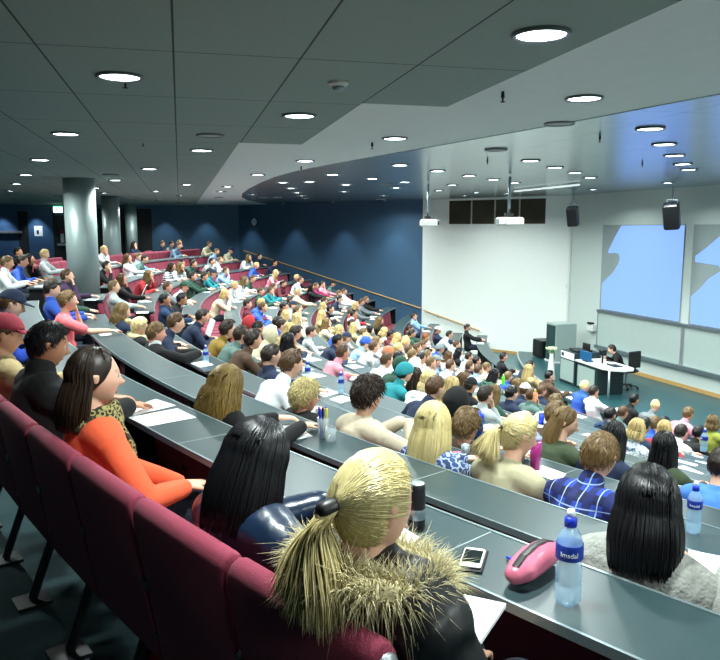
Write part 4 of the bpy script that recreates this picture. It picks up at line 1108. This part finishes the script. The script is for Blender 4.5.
for i, th, x, hs, hc, tc in CUR:
    rowcount[i] = rowcount.get(i, 0)+1; ordn = rowcount[i]
    xl = min(3, max(0, round((x+.04)/.113)))
    arms = rs.choice(['write', 'write', 'rest', 'clasp', 'chin', 'chinR', 'cross'])
    if tc == 'black' and i == 3 and abs(th-16) < 1: arms = 'write'
    g = GARM[rs.randrange(4)] if hs != 'hood' else 'hoodie'
    ctxt = TXT.get(tc, tc)
    if hs in ('cap', 'beanie', 'hood'): htxt = '%s %s' % (CAPC.get(hc, hc), {'cap': 'cap', 'beanie': 'knit hat', 'hood': 'hood up'}[hs])
    elif hs == 'bald': htxt = 'very short fair hair'
    else: htxt = '%s %s hair' % ({'short': 'short', 'messy': 'tousled', 'long': 'long', 'bob': 'chin-length'}[hs], HN[hc])
    lab = 'person, %s, %s top, %s, %s from far wall' % (htxt, ctxt, ('%s row from back' % nth(i+1)) if i >= 0 else 'last raised row', nth(ordn))
    t = person_root(i, th, lab)
    sc = rs.uniform(.95, 1.04); t.scale = (sc, sc, 1.)
    q = proto(xl, arms)
    b = obj('body', q['body'], t); setmat(b, rs.choice(SK) if hc != 'bk' or rs.random() < .4 else SKT)
    tp = obj({'sweater': 'sweater', 'hoodie': 'hoodie', 'jacket': 'jacket', 'shirt': 'shirt'}[g], q['top'], t); setmat(tp, FAB['striped'] if (i == 2 and hs == 'long' and tc == 'white' and hc == 'db') else FAB[tc])
    obj('trousers', LEGS, t); obj('shoes', SHOES, t)
    yaw = rs.gauss(0, 16); m = q['p'].hd @ Euler((0, rad(rs.uniform(-4, 10)), rad(yaw)), 'XYZ').to_matrix().to_4x4()
    mh = q['p'].hd
    if hs in ('cap', 'beanie'):
        me = hair_proto(hs); u = obj('hair', HM[hs+'_under'], t); setmat(u, H[rs.choice(['db', 'br', 'lb'])]); u.matrix_local = mh
        o = obj('cap' if hs == 'cap' else 'knit_hat', me, t); setmat(o, FAB[hc])
    elif hs == 'hood': o = obj('hood', hair_proto('hood'), t); setmat(o, FAB[hc])
    else: o = obj('hair', hair_proto(hs), t); setmat(o, H[hc if hc != 'pb' else 'pb'])
    o.matrix_local = mh
    if g == 'hoodie' and hs != 'hood':
        h = obj('hood', HOODM, t); setmat(h, tp.material_slots[0].material); h.location = q['p'].N+Vector((0, 0, .0))

# people seen large: each built for itself
def hero(name, i, th, x, hh, lab, skinm, topkey, hair, hkey, arms='write', yaw=0, pitch=8, gname='sweater', short=False, collar=.0, bulk=.0, g=.013, lean_y=0,
         hn=500, hr=.0028, hL=.28, wave=0., vol=0., face=False, tuck=66, Rt=None, Lt=None, cap=None, capkey=None, narrow=1., hood=False, voxel=.008):
    t = person_root(i, th, lab)
    p = make_pose(x, hh, arms, yaw, pitch, lean_y, Rt=Rt, Lt=Lt, narrow=narrow)
    b = obj('body', remesh(body_mb(p), 'body', voxel, skinm, 1), t)
    tp = obj(gname, remesh(top_mb(p, g, short, collar=collar, bulk=bulk), gname, .011, FAB[topkey], 3), t)
    obj('trousers', remesh(legs_mb(p), 'trousers', .014, M['trousers'], 3), t); obj('shoes', shoes_mb(p).mesh('shoes', M['shoe'], True), t)
    if hair:
        h = obj('hair', hair_mesh(hair, hn, hr, hL, seed=len(lab), wave=wave, vol=vol, tuck=tuck, pit=pitch).mesh('hair', [H[hkey]], True), t); h.matrix_local = p.hd
    if cap:
        c = obj('cap' if cap == 'cap' else 'knit_hat' if cap == 'beanie' else 'hood', hair_mesh(cap).mesh(cap, [FAB[capkey]], True), t); c.matrix_local = p.hd
    if face:
        for sd in (1, -1):
            mb = MB(); mb.lathe([(0, -.011), (.008, -.008), (.0115, 0), (.008, .008), (0, .011)], 12, (0, 0, 0)); e = obj('eye', mb.mesh('eye', M['eye'], True), t); e.matrix_local = p.hd @ Matrix.Translation((.0765, sd*.031, .010))
            obj('iris', MB().lathe([(0, -.005), (.005, -.003), (.006, 0), (.005, .003), (0, .005)], 10).mesh('iris', M['iris'], True), e, (.0085, 0, 0))
            mb = MB().tube([(.083, sd*.016, .034), (.082, sd*.032, .038), (.072, sd*.047, .033)], [(.003, .002)]*3, 6); e = obj('eyebrow', mb.mesh('eyebrow', [H[hkey] if hkey in H else H['db']], True), t); e.matrix_local = p.hd
        mb = MB().tube([(.084, -.02, -.060), (.0925, 0, -.058), (.084, .02, -.060)], [(.004, .003), (.005, .004), (.004, .003)], 8)
        o = obj('lips', mb.mesh('lips', LIPS, True), t); o.matrix_local = p.hd
    if hood:
        mb = MB().tube([(-.10, -.10, -.02), (-.135, 0, -.01), (-.10, .10, -.02)], [(.045, .035), (.06, .05), (.045, .035)], 14); o = obj('hood', mb.mesh('hood', FAB[topkey], True), t, p.N)
    return t, p
LIPS = mat('lips', 'b8706a', .45, noise=20, amt=.1)
def fur(t, p, base, n=900, rad_=.05, L=.05, R0=.15, name='fur_trim', dz=0, hang=.05, a0=0, a1=360, fr=.0026):
    """a ring of fur around the collar: thick core and many short hairs"""
    rs_ = RS(11); mb = MB(); c = np.array(p.N)+np.array([0, 0, dz]); pts = []
    K = 24
    for k in range(K+1):
        a = rad(a0+(a1-a0)*k/K); pts.append((c[0]+R0*.82*math.cos(a), c[1]+R0*math.sin(a), c[2]-hang*(math.cos(a)*.5)))
    mb.tube(pts, rad_*.75, 10, (0, 0, 1)); paths = []
    for k in range(n):
        a = rad(rs_.uniform(a0, a1)); b = rs_.uniform(-1.2, 3.6); q = np.array([c[0]+R0*.82*math.cos(a), c[1]+R0*math.sin(a), c[2]-hang*math.cos(a)*.5])
        d = np.array([math.cos(a)*math.cos(b), math.sin(a)*math.cos(b), math.sin(b)]); s0 = q+d*rad_*.6; d2 = d+rs_.normal(0, .35, 3); LL = L*rs_.uniform(.6, 1.2)
        paths.append(np.array([s0, s0+d2*LL*.5, s0+d2*LL+np.array([0, 0, -.3*LL])]))
    strands(mb, paths, fr, .1); return obj(name, mb.mesh(name, [H['fur']], True), t)
S0, S1, S2 = SK
# back row
t, p = hero('a', 0, 42.74, -.06, 1.12, 'person with pale blond ponytail and black jacket with cream fur hood', S0, 'puffer', 'ponytail', 'gold', 'lap', -4, 6, 'jacket', bulk=.03, g=.02, hn=1700, hr=.0019, hL=.24, wave=.008, Rt=(.2, -.07, .63), Lt=(.2, .07, .63))
fur(t, p, None, 5200, .042, .055, .16, dz=.015, hang=.05, fr=.0015)
tie = MB().tube([(-.118, 0, .01), (-.14, 0, .006)], [(.022, .022), (.021, .021)], 14); o = obj('hair_tie', tie.mesh('hair_tie', M['black'], True), t); o.matrix_local = p.hd
t, p = hero('b', 0, 41.52, .02, 1.06, 'person with long glossy black hair in a navy leather jacket, head bowed', S1, 'leather', 'long', 'bk', 'write', 10, 30, 'jacket', bulk=.012, g=.016, hn=900, hr=.003, hL=.22)
t, p = hero('c', 0, 39.2, -.03, 1.14, 'person in orange sweater and leopard scarf looking towards the stage', S0, 'orange', 'long', 'db', 'write', -8, 4, 'sweater', hn=700, hr=.0026, hL=.2, face=True, tuck=100, voxel=.006, Rt=(.26, -.20, .66), Lt=(.30, -.07, .63))
mb = MB()
for k, (r_, z_) in enumerate(((.085, .0), (.095, -.03), (.10, -.055))):
    pts = [(p.N.x+.0+r_*math.cos(a*PI/10), p.N.y+r_*math.sin(a*PI/10)*1.05, p.N.z+.045+z_+.01*math.sin(a*1.7+k)) for a in range(21)]; mb.tube(pts, [(.030, .024)]*21, 10, (0, 0, 1))
mb.tube([(p.N.x+.07, p.N.y-.05, p.N.z+.0), (p.N.x+.11, p.N.y-.10, p.N.z-.10), (p.N.x+.12, p.N.y-.13, p.N.z-.25), (p.N.x+.13, p.N.y-.14, p.N.z-.40)], [(.04, .02), (.045, .018), (.045, .016), (.04, .014)], 12, (0, 1, 0))
obj('scarf', remesh(mb, 'scarf', .009, FAB['leopard'], 2), t)
t, p = hero('d', 0, 37.15, .06, 1.14, 'dark-haired person in a black zip jacket looking down at the desk', SKT, 'black', 'short', 'bk', 'write', -6, 16, 'jacket', collar=.016, bulk=.016, g=.016, hn=900, hr=.003, face=True)
t, p = hero('e', 0, 35.75, -.02, 1.12, 'person in red cap and khaki jacket cut off by the left edge', S1, 'tan', 'short', 'br', 'write', -10, 16, 'jacket', hn=200, bulk=.01, cap='cap', capkey='darkred')
t, p = hero('f', 0, 31.9, .30, 1.12, 'person in blue hooded top and navy cap bent over the back desk', S0, 'royal', 'short', 'br', 'write', -5, 22, 'hoodie', hn=200, cap='cap', capkey='navy', hood=True, Rt=(.50, -.20, .78))
# second row
t, p = hero('g', 1, 26.91, .06, 1.14, 'person in salmon T-shirt resting chin on hand beside the thick column', S0, 'salmon', 'short', 'lb', 'chin', -8, 2, 't_shirt', short=True, hn=700, hr=.003, face=True, Rt=(.50, -.12, .775))
t, p = hero('h', 1, 37.6, -.02, 1.06, 'person with wavy brown and blond streaked hair in dark top', S0, 'black', 'long', 'wavy', 'write', 5, 20, 'sweater', hn=900, hr=.0028, hL=.22, wave=.012, vol=.008)
t, p = hero('i', 1, 43.11, -.05, 1.13, 'person with long straight black hair and grey cable-knit sweater', S1, 'knit', 'long', 'bk', 'write', 20, 14, 'sweater', hn=1000, hr=.003, hL=.19, vol=.0, g=.03)
t, p = hero('j', 1, 43.85, .0, 1.08, 'person in light grey knit sweater cut off at the lower right corner', S1, 'knit', 'short', 'db', 'write', 0, 10, 'sweater', hn=200, g=.02)
# third row
t, p = hero('k', 2, 24.4, -.06, 1.08, 'person with light brown hair and cream fur-edged hood on dark jacket', S0, 'navy', 'long', 'lb', 'write', 0, 14, 'jacket', hn=350, hr=.004, hL=.16, bulk=.02, vol=.006)
fur(t, p, None, 500, .04, .03, .12)
t, p = hero('l', 2, 26.9, -.02, 1.02, 'blond person with a bun and a cream fur collar beside the black suit', S0, 'black', 'bun', 'pb', 'write', 0, 20, 'jacket', hn=400, hr=.004, face=False)
fur(t, p, None, 500, .045, .03, .11, dz=.02)
t, p = hero('m', 2, 28.9, -.02, 1.06, 'blond person in black suit jacket and white collar with hands joined', S2, 'black', 'short', 'lb', 'clasp', -4, 6, 'jacket', collar=.0, g=.018, hn=600, hr=.0034, face=True)
o = obj('shirt_collar', remesh(MB().tube([p.N+Vector((0, 0, -.01)), p.N+Vector((.004, 0, .035))], [.074, .070], 16), 'collar', .008, FAB['white'], 1), t)
t, p = hero('n', 2, 36.41, .0, 1.01, 'boyish person with curly blond hair and dark top, low in the seat', S2, 'black', 'messy', 'gold', 'lap', -6, 8, 'shirt', hn=1000, hr=.0038, face=True)
t, p = hero('o', 2, 37.81, .08, 1.13, 'person with thick dark hair in light beige sweater, hands raised together', S0, 'beige', 'messy', 'db', 'clasp', 4, 10, 'sweater', hn=900, hr=.004, g=.018, Rt=(.36, -.10, .90), Lt=(.37, -.01, .91))
t, p = hero('q', 2, 39.41, -.04, 1.11, 'person with long straight blond hair in blue floral blouse', S0, 'floral', 'long', 'gold', 'write', 4, 8, 'blouse', hn=1000, hr=.0026, hL=.24, vol=.004)
t, p = hero('r', 2, 40.14+.25, .16, 1.11, 'person with blond ponytail in olive-beige top bending over notes', S0, 'sage', 'ponytail', 'gold', 'write', -26, 20, 'sweater', hn=900, hr=.0026, hL=.19, g=.016)
tie = MB().tube([(-.118, 0, .01), (-.138, 0, .006)], [(.016, .016), (.016, .016)], 12); o = obj('hair_tie', tie.mesh('hair_tie', M['black'], True), t); o.matrix_local = p.hd
t, p = hero('s', 2, 41.35, .24, 1.08, 'person with cropped brown hair in a blue plaid shirt', S0, 'plaid', 'short', 'lb', 'write', 0, 26, 'shirt', hn=900, hr=.003, g=.016, collar=.004)
# fourth and fifth row
t, p = hero('u', 4, 38.26, .18, 1.15, 'person with long brown hair tied back, olive jacket, face in profile', S0, 'olive', 'long', 'lb', 'write', -52, 20, 'jacket', hn=700, hr=.003, hL=.26, face=True, tuck=98, voxel=.006)
t, p = hero('v', 3, 38.18, -.03, 1.06, 'person with messy ash-brown hair half hidden behind the floral blouse', S0, 'brown', 'messy', 'lb', 'write', 0, 16, 'sweater', hn=600, hr=.004)
t, p = hero('w', 4, 41.2, .16, 1.12, 'person in bright blue T-shirt at the right picture edge', S0, 'sky', 'short', 'db', 'write', 0, 16, 't_shirt', short=True, hn=300)
# the lecturer
q = AE(11.1, 16.62, STAGE)
t = thing('person', 'lecturer with short dark hair in black sweater seated behind the desk', 'person', (q.x, q.y, STAGE-.02), rad(165))
p = make_pose(.24, 1.03, 'rest', -5, 18)
obj('body', remesh(body_mb(p), 'body', .012, S0, 1), t); obj('sweater', remesh(top_mb(p, .016), 'sweater', .014, FAB['black'], 3), t)
obj('trousers', LEGS, t); obj('shoes', SHOES, t); o = obj('hair', hair_mesh('short', 80, .006).mesh('hair', [H['db']], True), t); o.matrix_local = p.hd

# ------------------------------------------------------------------ things on the desks
def DZ(i): return LV(i)+.7215
def sheet(name, pts, i, lab, cat='paper', m='paper', th=.0015, z=0, group=None, lines=True):
    c = Vector((sum(p[0] for p in pts)/len(pts), sum(p[1] for p in pts)/len(pts), DZ(i)+z))
    t = thing(name, lab, cat, c, 0, group)
    loc = [(p[0]-c.x, p[1]-c.y) for p in pts]
    ar = sum(loc[k][0]*loc[(k+1) % len(loc)][1]-loc[(k+1) % len(loc)][0]*loc[k][1] for k in range(len(loc)))
    if ar < 0: loc = loc[::-1]
    obj('sheet', MB().prism(loc, 0, th).mesh('sheet', M[m]), t)
    return t
def a4(x, y, ang, w=.21, h=.297):
    c, s = math.cos(ang), math.sin(ang); return [(x+c*a-s*b, y+s*a+c*b) for a, b in ((-w/2, -h/2), (w/2, -h/2), (w/2, h/2), (-w/2, h/2))]
def notes(r, th, i, ang, lab, k=1, group=None):
    q = P(r, th); base = rad(th)+ang
    t = thing('paper_sheets', lab, 'paper', (q.x, q.y, DZ(i)), base, group)
    for j in range(k):
        mb = MB().box(-.148, .148, -.105, .105, 0+j*.002, .0015+j*.002, M4=Matrix.Rotation(j*.12, 4, 'Z') @ Matrix.Rotation(PI/2, 4, 'Z')); obj('sheet', mb.mesh('sheet', M['paper']), t)
    mb = MB()
    for j in range(7): mb.box(-.08+j*.025, -.076+j*.025, -.12, .12-(j % 3)*.04, .002*k, .002*k+.0004)
    obj('writing', mb.mesh('writing', M['ink']), t)
    return t
sheet('paper_sheet', [(-1.357, 4.025), (-1.24, 4.33), (-1.076, 4.167), (-1.251, 3.936)], 0, 'white sheet with dark margin line on the nearest desk, by the orange sweater')
sheet('paper_sheet', [(-1.273, 3.893), (-1.049, 4.095), (-.898, 3.893), (-1.111, 3.71)], 0, 'white sheet on the nearest desk, lying at the edge past the orange sweater')
sheet('note_paper', [(-.405, 3.103), (-.38, 3.188), (-.338, 3.131), (-.374, 3.022)], 0, 'small crumpled pale green note on the nearest desk', 'note', 'greenpaper', .006)
sheet('paper_sheet', [(.218, 1.949), (.398, 1.866), (.262, 1.615), (.10, 1.70)], 0, 'white writing pad sticking over the desk edge beside the fur hood', z=.004, th=.012)
sheet('paper_sheet', [(.123, 2.302), (.149, 2.408), (.20, 2.33), (.17, 2.26)], 0, 'scrap of white paper behind the drink can', 'paper')
sheet('paper_sheet', [(-.613, 4.528), (-.422, 4.612), (-.288, 4.336), (-.475, 4.199)], 1, 'blank white sheet on the second desk in front of the blond curly head')
sheet('paper_sheet', [(1.301, 2.747), (1.47, 2.65), (1.36, 2.30), (1.175, 2.402)], 1, 'large white sheet beside the grey cable-knit sweater')
sheet('paper_sheet', [(-3.20, 8.80), (-3.09, 8.90), (-2.96, 8.62), (-3.05, 8.50)], 1, 'white paper under the arm of the salmon T-shirt')
sheet('paper_sheet', [(-2.126, 8.495), (-2.072, 8.70), (-1.90, 8.60), (-1.974, 8.30)], 2, 'white booklet on the third desk before the black suit')
sheet('paper_sheet', [(-1.90, 8.05), (-1.78, 8.22), (-1.62, 7.95), (-1.73, 7.80)], 2, 'printed white sheet beside the bottle on the third desk')
sheet('paper_sheet', [(1.16, 4.49), (1.27, 4.33), (1.18, 4.18), (1.07, 4.357)], 2, 'white sheet under the hand of the olive-beige top')
sheet('paper_sheet', [(-.50, 7.60), (-.36, 7.80), (-.22, 7.60), (-.37, 7.40)], 3, 'white sheet on the desk behind the pink sweater, next to a bottle')
sheet('notebook', [(-.31, 7.27), (-.19, 7.43), (-.06, 7.27), (-.19, 7.10)], 3, 'closed pale notebook with pink pen, behind the beige sweater', 'notebook', th=.012)
# phone
t = thing('smartphone', 'white smartphone with black screen lying on a black case', 'phone', (.350, 2.15, DZ(0)), rad(73))
t.scale = (1.12, 1.12, 1.1)
obj('case', MB().box(-.066, .070, -.036, .036, 0, .008, bev=.003).mesh('case', M['black']), t); obj('body', MB().box(-.058, .058, -.030, .030, .008, .017, bev=.004).mesh('body', M['whiteplastic']), t)
obj('screen', MB().box(-.040, .040, -.025, .025, .017, .0176).mesh('screen', M['phonescreen']), t); obj('home_button', MB().lathe([(0, 0), (.004, 0), (.004, .0006), (0, .0007)], 12, (-.049, 0, .0172)).mesh('button', M['alu']), t)
# pencil case
t = thing('pencil_case', 'pink vinyl pencil case with black zip on the nearest desk', 'pencil case', (.52, 2.07, DZ(0)), rad(50))
t.scale = (1.15, 1.15, 1.1)
mb = MB(); mb.tube([(-.095, 0, .036), (-.06, 0, .038), (0, .0, .041), (.06, 0, .038), (.095, 0, .035)], [(.030, .026), (.040, .036), (.043, .040), (.040, .036), (.030, .026)], 18, (0, 1, 0))
mb.v = [(x, y, max(z, .001)) for x, y, z in mb.v]; obj('pouch', mb.mesh('pouch', M['pinkvinyl'], True), t)
obj('zip', MB().tube([(-.10, 0, .060), (-.06, 0, .076), (0, 0, .083), (.06, 0, .076), (.10, 0, .058)], [(.010, .003)]*5, 8, (0, 1, 0)).mesh('zip', M['black']), t)
obj('zip_pull', MB().box(-.10, -.09, -.02, -.008, .05, .054).mesh('zip_pull', M['silver']), t)
def pen(x, y, z, ang, m, lab, L=.14):
    t = thing('pen', lab, 'pen', (x, y, z), ang); obj('barrel', MB().tube([(-L/2, 0, .0), (L/2-.03, 0, 0)], .005, 8, (0, 0, 1)).mesh('barrel', M[m], True), t); obj('pen_cap', MB().tube([(L/2-.04, 0, 0), (L/2, 0, 0)], .0062, 8, (0, 0, 1)).mesh('cap', M['bluecap'], True), t)
pen(.485, 2.13, DZ(0)+.006, rad(-60), 'bluecap', 'blue pen poking out beside the pink pencil case', .09)
pen(-.12, 2.665, DZ(0)+.006, rad(5), 'bluecap', 'blue pen on the nearest desk beside the blond ponytail', .06)
def bottle(x, y, i, lab, h=.235, r=.034, liquid='water', cap='bluecap', label='bluelabel', group=None):
    t = thing('water_bottle', lab, 'bottle', (x, y, DZ(i)), 0, group); k = h/.235
    obj('bottle_body', MB().lathe([(0, .004), (r*.8, 0), (r, .012*k), (r, .05*k), (r*.93, .055*k), (r, .06*k), (r, .09*k), (r*.9, .11*k), (r, .125*k), (r, .155*k), (r*.8, .178*k), (r*.42, .195*k), (.013, .20*k), (.013, .21*k), (0, .21*k)], 24).mesh('bottle_body', M[liquid], True), t)
    if label:
        lb = obj('label', MB().lathe([(r+.0006, .118*k), (r+.0012, .12*k), (r+.0012, .155*k), (r+.0006, .157*k)], 24).mesh('label', M[label], True), t)
        mb = MB()
        for q in range(10):
            for a0_, w in ((0, .5), (PI*.9, .5)):
                a = a0_+q*.09; mb.tube([((r+.0016)*math.cos(a), (r+.0016)*math.sin(a), .132*k), ((r+.0016)*math.cos(a), (r+.0016)*math.sin(a), (.142+(q % 3)*.002)*k)], .0012, 4, rnd=False)
        obj('lettering', mb.mesh('lettering', M['labelwhite']), lb)
    obj('bottle_cap', MB().lathe([(.017, .198*k), (.017, .218*k), (.012, .222*k), (0, .222*k)], 16).mesh('bottle_cap', M[cap], True), t)
    obj('drinking_spout', MB().lathe([(.010, .22*k), (.012, .232*k), (.009, .24*k), (0, .241*k)], 14).mesh('spout', M['labelwhite'], True), t)
    return t
def wrap_text(parent, txt, size, r, z, face):
    cu = D.curves.new('txt', 'FONT'); cu.body = txt; cu.size = size; cu.align_x = 'CENTER'; cu.extrude = .0004
    o = D.objects.new('txt', cu); COL.objects.link(o); dg = bpy.context.evaluated_depsgraph_get(); dg.update()
    me = D.meshes.new_from_object(o.evaluated_get(dg)); D.objects.remove(o)
    for v in me.vertices:
        a = face + v.co.x/r; rr = r+.0012+v.co.z; v.co = (rr*math.cos(a), rr*math.sin(a), z+v.co.y)
    me.materials.clear(); me.materials.append(M['labelwhite']); obj('lettering', me, parent)
def bottle_text(t, k, r):
    lb = [c for c in t.children if c.name.startswith('label')][0]
    for c in list(lb.children): D.objects.remove(c)
    wrap_text(lb, 'Imsdal', .019, r+.0012, .130*k, math.atan2(-t.location.y, -t.location.x))
bt = bottle(.575, 1.90, 0, 'large clear water bottle with blue cap on the nearest desk', .265, .036); bottle_text(bt, .265/.235, .036)
bt = bottle(1.656, 3.456, 2, 'clear water bottle with blue cap beside the black-haired head', .26, .035); bottle_text(bt, .26/.235, .035)
bottle(-1.715, 8.0, 2, 'clear water bottle on the third desk near the mustard jacket', .21)
bottle(-.60, 8.20, 3, 'blue-capped water bottle before the white jacket')
bottle(-.201, 7.56, 3, 'blue-capped water bottle between the notebook and the pink sweater')
bottle(2.52, 5.90, 4, 'blue-labelled water bottle before the person in olive top')
bottle(3.43, 7.05, 5, 'water bottle on a lower desk near the right picture edge')
bottle(2.72, 11.1, 7, 'small bottle of orange drink among the lower rows', .2, .03, 'orangep', 'yellow', None)
bottle(2.9, 14.5, 9, 'bright green bottle among the lower rows', .22, .034, 'greenp', 'greenp', None)
t = thing('drink_can', 'dark drink can beside the blond ponytail', 'can', (.195, 2.40, DZ(0)))
obj('can_body', MB().lathe([(.022, 0), (.029, .006), (.0295, .012), (.0295, .150), (.026, .160), (.024, .163)], 24).mesh('can_body', M['blackplastic'], True), t)
obj('can_lid', MB().lathe([(0, .158), (.023, .159), (.026, .165), (.024, .166)], 24).mesh('can_lid', M['silver'], True), t)
obj('can_print', MB().lathe([(.0298, .04), (.0300, .041), (.0300, .075), (.0298, .076)], 24).mesh('can_print', M['alu'], True), t)
def cup(x, y, i, m, lab, h=.12, r=.033, cat='cup', name='drinking_cup', lid=None):
    t = thing(name, lab, cat, (x, y, DZ(i))); obj('cup_body', MB().lathe([(0, .003), (r*.85, 0), (r, h), (r*.93, h), (r*.8, .008)], 22).mesh('cup_body', M[m], True), t)
    if lid: obj('lid', MB().lathe([(r*1.02, h-.01), (r*1.02, h+.012), (r*.6, h+.02), (r*.3, h+.04), (0, h+.042)], 22).mesh('lid', M[lid], True), t)
    return t
t = cup(-.225, 4.30, 1, 'clearplastic', 'clear pen pot full of coloured pens on the second desk', .13, .036, 'pen pot', 'pen_pot')
for k, (m, a, b) in enumerate((('bluecap', .01, .012), ('purple', -.012, .006), ('yellow', .012, -.01), ('bluecap', -.008, -.014), ('black', 0, .0))):
    tt = thing('pen', '%s pen standing in the clear pen pot' % ['blue', 'purple', 'yellow', 'second blue', 'black'][k], 'pen', (-.225+a, 4.30+b, DZ(1)+.008)); obj('barrel', MB().tube([(0, 0, 0), (a*.8, b*.8, .15)], .0055, 8).mesh('barrel', M[m], True), tt); obj('pen_cap', MB().tube([(a*.7, b*.7, .13), (a*.95, b*.95, .178)], .007, 8).mesh('cap', M[m], True), tt)
cup(-.175, 4.23, 1, 'clearplastic', 'empty clear tumbler beside the pen pot', .085, .034)
cup(.841, 5.04, 2, 'blueglass', 'translucent blue tumbler between the two blond heads', .18, .038, lid='bluecap')
cup(.69, 4.62, 2, 'alu', 'small metal tumbler in front of the floral blouse', .10, .03)
cup(1.10, 4.42, 2, 'pinkbottle', 'pink sports bottle with clear lid on the third desk', .20, .036, 'bottle', 'sports_bottle', 'water')
cup(2.5, 9.8, 7, 'bluecap', 'bright blue cup among the lower rows', .15, .04)
cup(1.65, 9.33, 6, 'pinkbottle', 'small pink and white cup among the lower rows', .10, .035)
t = thing('smartphone', 'black phone on the third desk beside printed sheets', 'phone', (-1.60, 7.55, DZ(2)), rad(40)); obj('body', MB().box(-.06, .06, -.03, .03, 0, .012, bev=.003).mesh('body', M['black']), t)
t = thing('wallet', 'small pinkish purse in front of the floral blouse', 'purse', (.62, 4.66, DZ(2)), rad(20)); obj('pouch', MB().box(-.07, .07, -.04, .04, 0, .03, bev=.01).mesh('pouch', M['pinkvinyl']), t)
# notes in front of writing people
NOTES = {(0,3,'beside'),(0,7,'before'),(1,3,'before'),(1,5,'beside'),(1,7,'before'),(1,8,'before'),(1,8,'beside'),(1,9,'before'),(1,9,'beside'),(2,2,'beside'),(2,11,'beside'),(2,12,'beside'),(2,13,'beside'),(2,14,'before'),(2,14,'beside'),(3,1,'beside'),(3,2,'beside'),(3,3,'before'),(3,5,'before'),(3,6,'beside'),(3,10,'beside'),(3,15,'before'),(4,3,'before'),(4,4,'beside'),(4,5,'beside'),(4,10,'before'),(4,10,'beside'),(4,12,'beside'),(5,2,'beside'),(5,6,'beside'),(5,12,'beside'),(5,13,'beside'),(5,14,'before'),(5,17,'beside'),(6,3,'before'),(6,4,'beside'),(6,7,'beside'),(6,8,'beside'),(6,13,'before'),(6,13,'beside'),(7,3,'before'),(7,4,'beside'),(7,8,'beside'),(7,17,'beside'),(7,18,'beside'),(8,1,'beside'),(8,2,'beside'),(8,3,'before'),(8,18,'beside'),(8,19,'beside'),(9,11,'beside'),(9,14,'beside'),(10,1,'beside'),(10,2,'before'),(10,2,'beside'),(10,3,'beside'),(10,13,'beside'),(11,3,'before'),(11,6,'beside'),(11,9,'beside'),(12,1,'beside'),(12,2,'before'),(12,5,'before'),(12,5,'beside')}
seenrow = {}
for i, th, x, hs, hc, tc in CUR:
    seenrow[i] = seenrow.get(i, 0)+1
    for v, off in (('before', 0), ('beside', .52)):
        if (i == 2 and th > 25) or (i == 1 and th > 20): continue
        key = (i, seenrow[i], v); rr_ = random.Random(i*1000+seenrow[i]*7+len(v)*3)
        if NOTES is not None and key not in NOTES: continue
        if rr_.random() > .85 and NOTES is None: continue
        lab = 'white lecture notes, %s desk, %s the %s person from the far wall' % (('%s' % nth(i+1)) if i >= 0 else 'last raised', 'before' if v == 'before' else 'on near side of', nth(seenrow[i]))
        n_ = notes(Rr(i)-.84+(.03 if off else 0), th+math.degrees(off/TT(i))+rr_.uniform(-.15, .15), i, rr_.uniform(-.35, .35), lab, 1+(rr_.random() < .3), 'lecture notes on the desks')
        if NOTES is None: n_['nid'] = '%d,%d,%s' % key
# open book held in the near middle block, bag under the last seat
t = thing('held_booklet', 'white open booklet held up by the person in navy, third desk past the aisle', 'booklet', P(TT(3)-.25-.40, 22.35, LV(3)+.80), rad(22.4))
obj('page', MB().box(-.01, .01, -.16, .0, 0, .26, M4=Matrix.Rotation(rad(20), 4, 'Y')).mesh('page', M['paper']), t); obj('page', MB().box(-.01, .01, .0, .16, 0, .26, M4=Matrix.Rotation(rad(20), 4, 'Y')).mesh('page', M['paper']), t)
t = thing('open_book', 'dark-covered open book held up near the thick column', 'book', P(TT(2)-.25-.38, 11.9, LV(2)+.80), rad(12))
obj('cover', MB().box(-.012, .0, -.17, .17, 0, .25, M4=Matrix.Rotation(rad(25), 4, 'Y')).mesh('cover', M['black']), t); obj('page', MB().box(-.03, -.012, -.16, .16, .01, .24, M4=Matrix.Rotation(rad(25), 4, 'Y')).mesh('page', M['paper']), t)
t = thing('bag', 'crumpled orange-red bag on the floor under the back row chairs', 'bag', P(28.2, 40.35, 0.), rad(30))
mb = MB().tube([(0, 0, .0), (.02, 0, .12), (-.02, .02, .26), (0, 0, .34)], [(.15, .13), (.17, .13), (.12, .10), (.05, .05)], 14, (0, 1, 0)); obj('bag_body', remesh(mb, 'bag', .012, M['orangebag'], 2), t)
obj('strap', MB().tube([(0, -.05, .33), (.02, 0, .42), (0, .05, .33)], .01, 8, (1, 0, 0)).mesh('strap', M['orangebag'], True), t)

# ------------------------------------------------------------------ camera, world, settings
cd = D.cameras.new('camera'); cam = D.objects.new('camera', cd); COL.objects.link(cam)
cd.sensor_fit = 'HORIZONTAL'; cd.sensor_width = 36; cd.lens = 36*730/720; cd.clip_start = .05; cd.clip_end = 200
cam.location = (0, 0, 1.75); cam.rotation_euler = (PI/2-math.atan(102/730), 0, 0)
sc = bpy.context.scene; sc.camera = cam
w = D.worlds.new('world'); sc.world = w; w.use_nodes = True
bg = w.node_tree.nodes['Background']; bg.inputs[0].default_value = (.6, .8, .85, 1); bg.inputs[1].default_value = .05
sc.view_settings.view_transform = 'Standard'; sc.view_settings.look = 'None'; sc.view_settings.gamma = 1; sc.view_settings.use_curve_mapping = False
sc.view_settings.exposure = EXPO
sc.cycles.use_denoising = True; sc.cycles.max_bounces = 12; sc.cycles.diffuse_bounces = 8; sc.cycles.transmission_bounces = 6; sc.cycles.use_light_tree = True
sc.cycles.sample_clamp_indirect = 4
